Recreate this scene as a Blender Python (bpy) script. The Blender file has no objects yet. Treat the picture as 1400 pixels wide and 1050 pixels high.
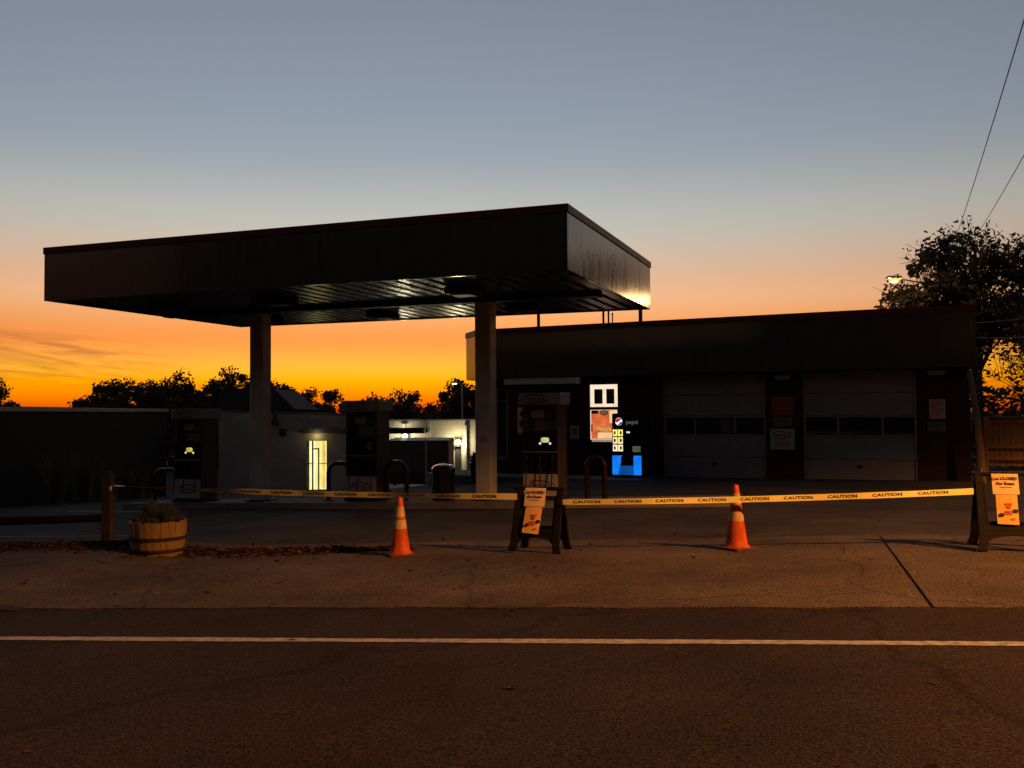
import bpy, math, random
from mathutils import Matrix, Vector
R = math.radians
SC = bpy.context.scene
COL = SC.collection

# ------------------------------------------------------------------ camera
cam = bpy.data.cameras.new('camera')
cam_o = bpy.data.objects.new('camera', cam)
COL.objects.link(cam_o)
SC.camera = cam_o
cam.sensor_width = 36.0
cam.lens = 1300 / 1400 * 36.0
cam.clip_start = 0.05
cam.clip_end = 3000
cam_o.matrix_world = (Matrix.Translation((0, 0, 1.6)) @ Matrix.Rotation(R(91.7056), 4, 'X')
                      @ Matrix.Rotation(R(-.3619), 4, 'Z'))

# ------------------------------------------------------------------ exposure, sky, sun
EXPO = 4.22
SC.view_settings.view_transform = 'Standard'
SC.view_settings.look = 'None'
SC.view_settings.gamma = 1.0
SC.view_settings.exposure = EXPO
SC.view_settings.use_curve_mapping = False
K = 1.0 / 2 ** EXPO            # scene radiance that displays as 1.0
LK = 2 ** (3.55 - EXPO)        # lamp powers below were set at exposure 3.55

world = bpy.data.worlds.new('World')
SC.world = world
world.use_nodes = True
wn = world.node_tree.nodes
wl = world.node_tree.links
bg = wn['Background']
sky = wn.new('ShaderNodeTexSky')
sky.sky_type = 'NISHITA'
sky.sun_disc = False
SUN_EL, SUN_ROT = -3.0, -6.0
sky.sun_elevation = R(SUN_EL)
sky.sun_rotation = R(SUN_ROT)
sky.air_density = 1.42
sky.dust_density = 0.12
sky.ozone_density = 1.55
bg.inputs[1].default_value = 0.15


def wmath(op, a, b=None, clamp=False):
    n = wn.new('ShaderNodeMath')
    n.operation = op
    n.use_clamp = clamp
    for i, v in enumerate((a, b)):
        if v is None:
            continue
        if isinstance(v, (int, float)):
            n.inputs[i].default_value = v
        else:
            wl.new(v, n.inputs[i])
    return n.outputs[0]


# thin streaks of cirrus low in the west (direction based, part of the sky itself)
tc = wn.new('ShaderNodeTexCoord')
sp = wn.new('ShaderNodeSeparateXYZ')
wl.new(tc.outputs['Generated'], sp.inputs[0])
yy = wmath('MAXIMUM', sp.outputs[1], 0.05)
ang = wmath('DIVIDE', sp.outputs[0], yy)
ele = wmath('DIVIDE', sp.outputs[2], yy)
tilt = wmath('ADD', ele, wmath('MULTIPLY', ang, 0.10))
cb = wn.new('ShaderNodeCombineXYZ')
wl.new(wmath('MULTIPLY', ang, 9.0), cb.inputs[0])
wl.new(wmath('MULTIPLY', tilt, 95.0), cb.inputs[1])
nz = wn.new('ShaderNodeTexNoise')
nz.inputs['Scale'].default_value = 1.0
nz.inputs['Detail'].default_value = 6.0
nz.inputs['Roughness'].default_value = 0.62
nz.inputs['Distortion'].default_value = 0.7
wl.new(cb.outputs[0], nz.inputs['Vector'])
streak = wmath('MULTIPLY', wmath('SUBTRACT', nz.outputs[0], 0.42), 3.6, True)


def wsmooth(x, a, b):
    n = wn.new('ShaderNodeMapRange')
    n.interpolation_type = 'SMOOTHSTEP'
    wl.new(x, n.inputs[0])
    n.inputs[1].default_value = a
    n.inputs[2].default_value = b
    return n.outputs[0]


m_az = wsmooth(ang, -0.30, -0.44)
m_lo = wsmooth(tilt, -0.026, -0.006)
m_hi = wsmooth(tilt, 0.044, 0.026)
cl = wmath('MULTIPLY', wmath('MULTIPLY', m_az, m_lo), wmath('MULTIPLY', m_hi, streak))
cl = wmath('MULTIPLY', cl, 0.95)
tint = wn.new('ShaderNodeMix')
tint.data_type = 'RGBA'
tint.blend_type = 'MULTIPLY'
tint.inputs[0].default_value = 1.0
wl.new(sky.outputs[0], tint.inputs['A'])
tint.inputs['B'].default_value = (1.62, 1.545, 1.35, 1)      # the camera's warm white balance
# colour of the low haze by height above the horizon, the same all the way round
hz = wn.new('ShaderNodeValToRGB')
cr = hz.color_ramp
cr.interpolation = 'B_SPLINE' if False else 'EASE'
stops = [(0.0, (1.0, 1.30, 1.2)), (.030, (1.0, 1.28, 1.0)), (.078, (.97, .56, .40)), (.122, (1.14, .79, .76)),
         (.20, (1.03, .99, 1.0)), (.27, (.88, .90, .95)), (.40, (.96, .92, .88)), (1.0, (.96, .92, .88))]
for i, (p_, c_) in enumerate(stops):
    e_ = cr.elements[i] if i < 2 else cr.elements.new(p_)
    e_.position = p_
    e_.color = (*[v / 1.5 for v in c_], 1)
wl.new(wmath('MAXIMUM', sp.outputs[2], 0.0), hz.inputs[0])
hm = wn.new('ShaderNodeMix')
hm.data_type = 'RGBA'
hm.blend_type = 'MULTIPLY'
hm.inputs[0].default_value = 1.0
wl.new(tint.outputs['Result'], hm.inputs['A'])
wl.new(hz.outputs[0], hm.inputs['B'])
cm = wn.new('ShaderNodeMix')
cm.data_type = 'RGBA'
cm.blend_type = 'MULTIPLY'
wl.new(cl, cm.inputs[0])
wl.new(hm.outputs['Result'], cm.inputs['A'])
cm.inputs['B'].default_value = (0.50, 0.50, 0.80, 1)
wl.new(cm.outputs['Result'], bg.inputs[0])

sun = bpy.data.lights.new('sun', 'SUN')
sun.energy = 0.004                      # the sun has just set behind the buildings
sun.angle = R(12)
sun.color = (1, .55, .25)
sun_o = bpy.data.objects.new('sun', sun)
COL.objects.link(sun_o)
sun_o.rotation_euler = (R(90 - 1.0), 0, R(180 - SUN_ROT))

# ------------------------------------------------------------------ helpers


def lerp(a, b, t):
    return a + (b - a) * t


def smooth(t):
    t = max(0., min(1., t))
    return t * t * (3 - 2 * t)


def G(X, Y):
    """height of the ground at X, Y"""
    xc = max(-30., min(4.5, X))
    yc = min(Y, 44.)
    k = .025 + .04 * smooth(-X / 5.)
    d = max(0., yc - 19.5)
    d = d * d / 6. if d < 3 else d - 1.5
    return .028 * xc - .012 * (min(yc, 11.) - 11) - .028 * (max(11., min(yc, 18.5)) - 11) - k * d


class MB:
    def __init__(s):
        s.v, s.f = [], []

    def add(s, vs, fs, M=None):
        o = len(s.v)
        for p in vs:
            p = Vector(p)
            s.v.append(tuple(M @ p) if M is not None else tuple(p))
        for f in fs:
            s.f.append(tuple(i + o for i in f))
        return s

    def box(s, x0, x1, y0, y1, z0, z1, b=0.0, M=None):
        if b <= 0:
            vs = [(x, y, z) for x in (x0, x1) for y in (y0, y1) for z in (z0, z1)]
            fs = [(0, 1, 3, 2), (4, 6, 7, 5), (0, 4, 5, 1), (2, 3, 7, 6), (0, 2, 6, 4), (1, 5, 7, 3)]
            return s.add(vs, fs, M)
        b = min(b, (x1 - x0) * .45, (y1 - y0) * .45, (z1 - z0) * .45)
        vs, idx = [], {}
        for i, sx in enumerate((-1, 1)):
            for j, sy in enumerate((-1, 1)):
                for k, sz in enumerate((-1, 1)):
                    x = (x0, x1)[i]
                    y = (y0, y1)[j]
                    z = (z0, z1)[k]
                    for ax in range(3):
                        p = [x - sx * b, y - sy * b, z - sz * b]
                        p[ax] = (x, y, z)[ax]
                        idx[(i, j, k, ax)] = len(vs)
                        vs.append(tuple(p))
        fs = []
        I = lambda i, j, k, a: idx[(i, j, k, a)]
        for a in range(3):
            for sd in (0, 1):
                q = []
                for (m, n) in ((0, 0), (1, 0), (1, 1), (0, 1)):
                    c = [0, 0, 0]
                    c[a] = sd
                    c[(a + 1) % 3] = m
                    c[(a + 2) % 3] = n
                    q.append(I(*c, a))
                if sd == 0:
                    q.reverse()
                fs.append(tuple(q))
        for a in range(3):           # edges along axis a
            b1, b2 = (a + 1) % 3, (a + 2) % 3
            for m in (0, 1):
                for n in (0, 1):
                    c0 = [0, 0, 0]
                    c0[b1], c0[b2] = m, n
                    c1 = list(c0)
                    c1[a] = 1
                    q = [I(*c0, b1), I(*c1, b1), I(*c1, b2), I(*c0, b2)]
                    if m == n:
                        q.reverse()
                    fs.append(tuple(q))
        for i in (0, 1):
            for j in (0, 1):
                for k in (0, 1):
                    t = [I(i, j, k, 0), I(i, j, k, 1), I(i, j, k, 2)]
                    if (i + j + k) % 2 == 0:
                        t.reverse()
                    fs.append(tuple(t))
        return s.add(vs, fs, M)

    def tube(s, pts, rad, n=8, caps=True, M=None):
        pts = [Vector(p) for p in pts]
        if isinstance(rad, (int, float)):
            rad = [rad] * len(pts)
        vs, fs = [], []
        up = None
        for i, p in enumerate(pts):
            a = pts[max(0, i - 1)]
            b = pts[min(len(pts) - 1, i + 1)]
            d = (b - a).normalized() if (b - a).length > 1e-9 else Vector((0, 0, 1))
            if up is None:
                up = d.orthogonal().normalized()
            up = (up - d * up.dot(d))
            up = up.normalized() if up.length > 1e-6 else d.orthogonal().normalized()
            w = d.cross(up)
            for k in range(n):
                t = 2 * math.pi * k / n
                vs.append(p + (up * math.cos(t) + w * math.sin(t)) * rad[i])
        for i in range(len(pts) - 1):
            for k in range(n):
                k2 = (k + 1) % n
                fs.append((i * n + k, i * n + k2, (i + 1) * n + k2, (i + 1) * n + k))
        if caps:
            fs.append(tuple(reversed(range(n))))
            fs.append(tuple((len(pts) - 1) * n + k for k in range(n)))
        return s.add(vs, fs, M)

    def lathe(s, prof, n=24, M=None, cap0=True, cap1=True):
        vs, fs = [], []
        for r, z in prof:
            for k in range(n):
                t = 2 * math.pi * k / n
                vs.append((r * math.cos(t), r * math.sin(t), z))
        for i in range(len(prof) - 1):
            for k in range(n):
                k2 = (k + 1) % n
                fs.append((i * n + k, i * n + k2, (i + 1) * n + k2, (i + 1) * n + k))
        if cap0:
            fs.append(tuple(reversed(range(n))))
        if cap1:
            fs.append(tuple((len(prof) - 1) * n + k for k in range(n)))
        return s.add(vs, fs, M)

    def prism(s, poly, z0, z1, M=None):
        n = len(poly)
        vs = [(x, y, z0) for x, y in poly] + [(x, y, z1) for x, y in poly]
        fs = [tuple(reversed(range(n))), tuple(range(n, 2 * n))]
        for k in range(n):
            k2 = (k + 1) % n
            fs.append((k, k2, n + k2, n + k))
        return s.add(vs, fs, M)

    def plate(s, poly, y0, y1, M=None):
        """polygon given in x,z (counter-clockwise seen from -y), extruded along y"""
        n = len(poly)
        vs = [(x, y0, z) for x, z in poly] + [(x, y1, z) for x, z in poly]
        fs = [tuple(range(n)), tuple(reversed(range(n, 2 * n)))]
        for k in range(n):
            k2 = (k + 1) % n
            fs.append((k2, k, n + k, n + k2))
        return s.add(vs, fs, M)


def mesh(name, mb):
    me = bpy.data.meshes.new(name)
    me.from_pydata(mb.v, [], mb.f)
    me.update()
    return me


def obj(name, mb, mat, parent=None, smooth_=False, loc=None, rot=None):
    me = mb if isinstance(mb, bpy.types.Mesh) else mesh(name, mb)
    if mat is not None and not me.materials:
        me.materials.append(mat)
    if smooth_:
        me.shade_smooth()
        try:
            me.set_sharp_from_angle(angle=R(42))
        except Exception:
            pass
    o = bpy.data.objects.new(name, me)
    COL.objects.link(o)
    if parent is not None:
        o.parent = parent
    if loc is not None:
        o.location = loc
    if rot is not None:
        o.rotation_euler = rot
    return o


def box(name, mat, parent, x0, x1, y0, y1, z0, z1, b=.006):
    return obj(name, MB().box(min(x0, x1), max(x0, x1), min(y0, y1), max(y0, y1), min(z0, z1), max(z0, z1), b), mat, parent)


def tag(o, label, cat, group=None):
    o['label'] = label
    o['category'] = cat
    if group:
        o['group'] = group
    return o


def thing(name, label, cat, loc=(0, 0, 0), rotz=0., group=None):
    o = bpy.data.objects.new(name, None)
    o.empty_display_size = .2
    COL.objects.link(o)
    o.location = loc
    o.rotation_euler = (0, 0, rotz)
    return tag(o, label, cat, group)


def struct(o):
    o['kind'] = 'structure'
    return o


def copy_tree(o, parent=None):
    c = o.copy()
    COL.objects.link(c)
    c.parent = parent
    for ch in o.children:
        copy_tree(ch, c)
    return c


def text(name, body, size, mat, parent, loc, rot=(R(90), 0, 0), ext=.002, bold=0., shear=0., align='CENTER', spacing=1.):
    cu = bpy.data.curves.new('text', 'FONT')
    cu.body = body
    cu.size = size
    cu.extrude = ext
    cu.offset = bold
    cu.shear = shear
    cu.align_x = align
    cu.align_y = 'CENTER'
    cu.space_character = spacing
    cu.resolution_u = 3
    t = bpy.data.objects.new('text', cu)
    COL.objects.link(t)
    bpy.context.view_layer.update()
    me = bpy.data.meshes.new_from_object(t.evaluated_get(bpy.context.evaluated_depsgraph_get()))
    bpy.data.objects.remove(t)
    bpy.data.curves.remove(cu)
    me.materials.clear()
    if parent is None and mat is None:
        return me
    return obj(name, me, mat, parent, loc=loc, rot=rot)


# ------------------------------------------------------------------ materials
def nodes_of(name):
    m = bpy.data.materials.new(name)
    m.use_nodes = True
    nt = m.node_tree
    return m, nt.nodes, nt.links, nt.nodes['Principled BSDF']


def pmat(name, col, rough=.6, metal=0., var=.2, scale=6., bump=.0, bscale=60., spec=.22, stretch=(1, 1, 1), rvar=.08,
         col2=None, detail=6.):
    m, N, L, B = nodes_of(name)
    t = N.new('ShaderNodeTexCoord')
    mp = N.new('ShaderNodeMapping')
    mp.inputs['Scale'].default_value = stretch
    L.new(t.outputs['Object'], mp.inputs[0])
    n = N.new('ShaderNodeTexNoise')
    n.inputs['Scale'].default_value = scale
    n.inputs['Detail'].default_value = detail
    n.inputs['Roughness'].default_value = .65
    L.new(mp.outputs[0], n.inputs['Vector'])
    mr = N.new('ShaderNodeMapRange')
    mr.inputs[1].default_value = .3
    mr.inputs[2].default_value = .7
    L.new(n.outputs[0], mr.inputs[0])
    mx = N.new('ShaderNodeMix')
    mx.data_type = 'RGBA'
    L.new(mr.outputs[0], mx.inputs[0])
    c1 = tuple(max(0, c * (1 - var)) for c in col)
    c2 = tuple(min(1, c * (1 + var)) for c in col) if col2 is None else col2
    mx.inputs['A'].default_value = (*c1, 1)
    mx.inputs['B'].default_value = (*c2, 1)
    L.new(mx.outputs['Result'], B.inputs['Base Color'])
    rr = N.new('ShaderNodeMapRange')
    rr.inputs[3].default_value = max(.02, rough - rvar)
    rr.inputs[4].default_value = min(1, rough + rvar)
    L.new(n.outputs[0], rr.inputs[0])
    L.new(rr.outputs[0], B.inputs['Roughness'])
    B.inputs['Metallic'].default_value = metal
    B.inputs['Specular IOR Level'].default_value = spec
    if bump > 0:
        n2 = N.new('ShaderNodeTexNoise')
        n2.inputs['Scale'].default_value = bscale
        n2.inputs['Detail'].default_value = 4
        L.new(mp.outputs[0], n2.inputs['Vector'])
        bp = N.new('ShaderNodeBump')
        bp.inputs['Strength'].default_value = bump
        bp.inputs['Distance'].default_value = .02
        L.new(n2.outputs[0], bp.inputs['Height'])
        L.new(bp.outputs[0], B.inputs['Normal'])
    return m


def emat(name, col, strength, var=0., scale=10.):
    """something that gives off light itself; strength 1 displays as full white"""
    m, N, L, B = nodes_of(name)
    B.inputs['Base Color'].default_value = (.1, .1, .1, 1)
    B.inputs['Roughness'].default_value = .3
    B.inputs['Emission Color'].default_value = (*col, 1)
    B.inputs['Emission Strength'].default_value = strength * K
    if var > 0:
        t = N.new('ShaderNodeTexCoord')
        n = N.new('ShaderNodeTexNoise')
        n.inputs['Scale'].default_value = scale
        n.inputs['Detail'].default_value = 5
        L.new(t.outputs['Object'], n.inputs['Vector'])
        mr = N.new('ShaderNodeMapRange')
        mr.inputs[1].default_value = .3
        mr.inputs[2].default_value = .7
        mr.inputs[3].default_value = strength * K * (1 - var)
        mr.inputs[4].default_value = strength * K * (1 + var)
        L.new(n.outputs[0], mr.inputs[0])
        L.new(mr.outputs[0], B.inputs['Emission Strength'])
    return m


def asphalt(name, col, agg=.5, stain=.35, crack=0., warm=(1, 1, 1), bump=.5, crack_scale=.35):
    m, N, L, B = nodes_of(name)
    t = N.new('ShaderNodeTexCoord')
    big = N.new('ShaderNodeTexNoise')
    big.inputs['Scale'].default_value = .55
    big.inputs['Detail'].default_value = 7
    big.inputs['Roughness'].default_value = .62
    L.new(t.outputs['Object'], big.inputs['Vector'])
    fine = N.new('ShaderNodeTexNoise')
    fine.inputs['Scale'].default_value = 62
    fine.inputs['Detail'].default_value = 3
    fine.inputs['Roughness'].default_value = .7
    L.new(t.outputs['Object'], fine.inputs['Vector'])
    vor = N.new('ShaderNodeTexVoronoi')
    vor.inputs['Scale'].default_value = 130
    L.new(t.outputs['Object'], vor.inputs['Vector'])
    mr = N.new('ShaderNodeMapRange')
    mr.inputs[1].default_value = .3
    mr.inputs[2].default_value = .72
    mr.inputs[3].default_value = 1 - stain
    mr.inputs[4].default_value = 1 + stain
    L.new(big.outputs[0], mr.inputs[0])
    mf = N.new('ShaderNodeMapRange')
    mf.inputs[1].default_value = .36
    mf.inputs[2].default_value = .64
    mf.inputs[3].default_value = 1 - agg
    mf.inputs[4].default_value = 1 + agg
    L.new(fine.outputs[0], mf.inputs[0])
    mu = N.new('ShaderNodeMath')
    mu.operation = 'MULTIPLY'
    L.new(mr.outputs[0], mu.inputs[0])
    L.new(mf.outputs[0], mu.inputs[1])
    # odd pale stones
    vs = N.new('ShaderNodeMapRange')
    vs.inputs[1].default_value = .82
    vs.inputs[2].default_value = .95
    vs.inputs[3].default_value = 1
    vs.inputs[4].default_value = 1.9
    L.new(vor.outputs['Color'], vs.inputs[0])
    mu2 = N.new('ShaderNodeMath')
    mu2.operation = 'MULTIPLY'
    L.new(mu.outputs[0], mu2.inputs[0])
    L.new(vs.outputs[0], mu2.inputs[1])
    out = mu2.outputs[0]
    if crack > 0:
        dn = N.new('ShaderNodeTexNoise')
        dn.inputs['Scale'].default_value = 1.3
        dn.inputs['Detail'].default_value = 6
        L.new(t.outputs['Object'], dn.inputs['Vector'])
        vm = N.new('ShaderNodeVectorMath')
        vm.operation = 'SCALE'
        vm.inputs['Scale'].default_value = .7
        L.new(dn.outputs['Color'], vm.inputs[0])
        va = N.new('ShaderNodeVectorMath')
        va.operation = 'ADD'
        L.new(t.outputs['Object'], va.inputs[0])
        L.new(vm.outputs[0], va.inputs[1])
        ve = N.new('ShaderNodeTexVoronoi')
        ve.feature = 'DISTANCE_TO_EDGE'
        ve.inputs['Scale'].default_value = crack_scale
        L.new(va.outputs[0], ve.inputs['Vector'])
        ce = N.new('ShaderNodeMapRange')
        ce.inputs[1].default_value = .001
        ce.inputs[2].default_value = .006
        ce.inputs[3].default_value = 1 - crack
        ce.inputs[4].default_value = 1
        L.new(ve.outputs['Distance'], ce.inputs[0])
        m3 = N.new('ShaderNodeMath')
        m3.operation = 'MULTIPLY'
        L.new(out, m3.inputs[0])
        L.new(ce.outputs[0], m3.inputs[1])
        out = m3.outputs[0]
    vmul = N.new('ShaderNodeVectorMath')
    vmul.operation = 'SCALE'
    vmul.inputs[0].default_value = tuple(c * w for c, w in zip(col, warm))
    L.new(out, vmul.inputs['Scale'])
    L.new(vmul.outputs[0], B.inputs['Base Color'])
    B.inputs['Roughness'].default_value = .88
    B.inputs['Specular IOR Level'].default_value = .08
    bp = N.new('ShaderNodeBump')
    bp.inputs['Strength'].default_value = bump
    bp.inputs['Distance'].default_value = .006
    L.new(fine.outputs[0], bp.inputs['Height'])
    L.new(bp.outputs[0], B.inputs['Normal'])
    return m


def brick_mat(name, c1, c2, mortar):
    m, N, L, B = nodes_of(name)
    t = N.new('ShaderNodeTexCoord')
    s = N.new('ShaderNodeSeparateXYZ')
    L.new(t.outputs['Object'], s.inputs[0])
    ad = N.new('ShaderNodeMath')
    ad.operation = 'ADD'
    L.new(s.outputs[0], ad.inputs[0])
    L.new(s.outputs[1], ad.inputs[1])
    c = N.new('ShaderNodeCombineXYZ')
    L.new(ad.outputs[0], c.inputs[0])
    L.new(s.outputs[2], c.inputs[1])
    b = N.new('ShaderNodeTexBrick')
    b.inputs['Color1'].default_value = (*c1, 1)
    b.inputs['Color2'].default_value = (*c2, 1)
    b.inputs['Mortar'].default_value = (*mortar, 1)
    b.inputs['Scale'].default_value = 1
    b.inputs['Mortar Size'].default_value = .006
    b.inputs['Brick Width'].default_value = .21
    b.inputs['Row Height'].default_value = .07
    L.new(c.outputs[0], b.inputs['Vector'])
    L.new(b.outputs['Color'], B.inputs['Base Color'])
    B.inputs['Roughness'].default_value = .9
    B.inputs['Specular IOR Level'].default_value = .1
    bp = N.new('ShaderNodeBump')
    bp.inputs['Strength'].default_value = .6
    bp.inputs['Distance'].default_value = .006
    bp.invert = True
    L.new(b.outputs['Fac'], bp.inputs['Height'])
    L.new(bp.outputs[0], B.inputs['Normal'])
    return m


def glass_mat(name, tintc=(.02, .022, .025), rough=.03):
    m, N, L, B = nodes_of(name)
    B.inputs['Base Color'].default_value = (*tintc, 1)
    B.inputs['Roughness'].default_value = rough
    B.inputs['Specular IOR Level'].default_value = .7
    n = N.new('ShaderNodeTexNoise')
    n.inputs['Scale'].default_value = 1.5
    t = N.new('ShaderNodeTexCoord')
    L.new(t.outputs['Object'], n.inputs['Vector'])
    bp = N.new('ShaderNodeBump')
    bp.inputs['Strength'].default_value = .05
    bp.inputs['Distance'].default_value = .02
    L.new(n.outputs[0], bp.inputs['Height'])
    L.new(bp.outputs[0], B.inputs['Normal'])
    return m


def fascia_mat():
    """weathered reflective sheet metal with drip streaks"""
    m, N, L, B = nodes_of('fascia_metal')
    t = N.new('ShaderNodeTexCoord')
    mp = N.new('ShaderNodeMapping')
    mp.inputs['Scale'].default_value = (5, 5, .35)
    L.new(t.outputs['Object'], mp.inputs[0])
    n = N.new('ShaderNodeTexNoise')
    n.inputs['Scale'].default_value = 1.6
    n.inputs['Detail'].default_value = 7
    n.inputs['Roughness'].default_value = .7
    L.new(mp.outputs[0], n.inputs['Vector'])
    n2 = N.new('ShaderNodeTexNoise')
    n2.inputs['Scale'].default_value = 1.1
    n2.inputs['Detail'].default_value = 4
    L.new(t.outputs['Object'], n2.inputs['Vector'])
    mr = N.new('ShaderNodeMapRange')
    mr.inputs[1].default_value = .35
    mr.inputs[2].default_value = .65
    L.new(n.outputs[0], mr.inputs[0])
    mx = N.new('ShaderNodeMix')
    mx.data_type = 'RGBA'
    L.new(mr.outputs[0], mx.inputs[0])
    mx.inputs['A'].default_value = (.026, .025, .023, 1)
    mx.inputs['B'].default_value = (.036, .035, .032, 1)
    L.new(mx.outputs['Result'], B.inputs['Base Color'])
    B.inputs['Specular IOR Level'].default_value = .75
    rr = N.new('ShaderNodeMapRange')
    rr.inputs[1].default_value = .3
    rr.inputs[2].default_value = .7
    rr.inputs[3].default_value = .10
    rr.inputs[4].default_value = .22
    L.new(n.outputs[0], rr.inputs[0])
    L.new(rr.outputs[0], B.inputs['Roughness'])
    bp = N.new('ShaderNodeBump')
    bp.inputs['Strength'].default_value = .12
    bp.inputs['Distance'].default_value = .02
    L.new(n2.outputs[0], bp.inputs['Height'])
    L.new(bp.outputs[0], B.inputs['Normal'])
    return m


def block_wall(name, col, h=.2, w=.4):
    m, N, L, B = nodes_of(name)
    t = N.new('ShaderNodeTexCoord')
    s = N.new('ShaderNodeSeparateXYZ')
    L.new(t.outputs['Object'], s.inputs[0])
    c = N.new('ShaderNodeCombineXYZ')
    L.new(s.outputs[0], c.inputs[0])
    L.new(s.outputs[2], c.inputs[1])
    b = N.new('ShaderNodeTexBrick')
    b.inputs['Color1'].default_value = (*col, 1)
    b.inputs['Color2'].default_value = (*[v * .9 for v in col], 1)
    b.inputs['Mortar'].default_value = (*[v * .8 for v in col], 1)
    b.inputs['Scale'].default_value = 1
    b.inputs['Mortar Size'].default_value = .008
    b.inputs['Brick Width'].default_value = w
    b.inputs['Row Height'].default_value = h
    L.new(c.outputs[0], b.inputs['Vector'])
    n = N.new('ShaderNodeTexNoise')
    n.inputs['Scale'].default_value = 1.2
    n.inputs['Detail'].default_value = 6
    L.new(t.outputs['Object'], n.inputs['Vector'])
    mr = N.new('ShaderNodeMapRange')
    mr.inputs[1].default_value = .3
    mr.inputs[2].default_value = .7
    mr.inputs[3].default_value = .75
    mr.inputs[4].default_value = 1.05
    L.new(n.outputs[0], mr.inputs[0])
    v = N.new('ShaderNodeVectorMath')
    v.operation = 'SCALE'
    L.new(b.outputs['Color'], v.inputs[0])
    L.new(mr.outputs[0], v.inputs['Scale'])
    L.new(v.outputs[0], B.inputs['Base Color'])
    B.inputs['Roughness'].default_value = .8
    return m


def foliage(name, c1, c2, trans=.25):
    m, N, L, B = nodes_of(name)
    t = N.new('ShaderNodeTexCoord')
    n = N.new('ShaderNodeTexNoise')
    n.inputs['Scale'].default_value = 1.3
    n.inputs['Detail'].default_value = 5
    L.new(t.outputs['Object'], n.inputs['Vector'])
    mr = N.new('ShaderNodeMapRange')
    mr.inputs[1].default_value = .35
    mr.inputs[2].default_value = .65
    L.new(n.outputs[0], mr.inputs[0])
    mx = N.new('ShaderNodeMix')
    mx.data_type = 'RGBA'
    L.new(mr.outputs[0], mx.inputs[0])
    mx.inputs['A'].default_value = (*c1, 1)
    mx.inputs['B'].default_value = (*c2, 1)
    L.new(mx.outputs['Result'], B.inputs['Base Color'])
    B.inputs['Roughness'].default_value = .75
    tr = N.new('ShaderNodeBsdfTranslucent')
    L.new(mx.outputs['Result'], tr.inputs[0])
    ms = N.new('ShaderNodeMixShader')
    ms.inputs[0].default_value = trans
    L.new(B.outputs[0], ms.inputs[1])
    L.new(tr.outputs[0], ms.inputs[2])
    L.new(ms.outputs[0], N['Material Output'].inputs['Surface'])
    return m


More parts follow.
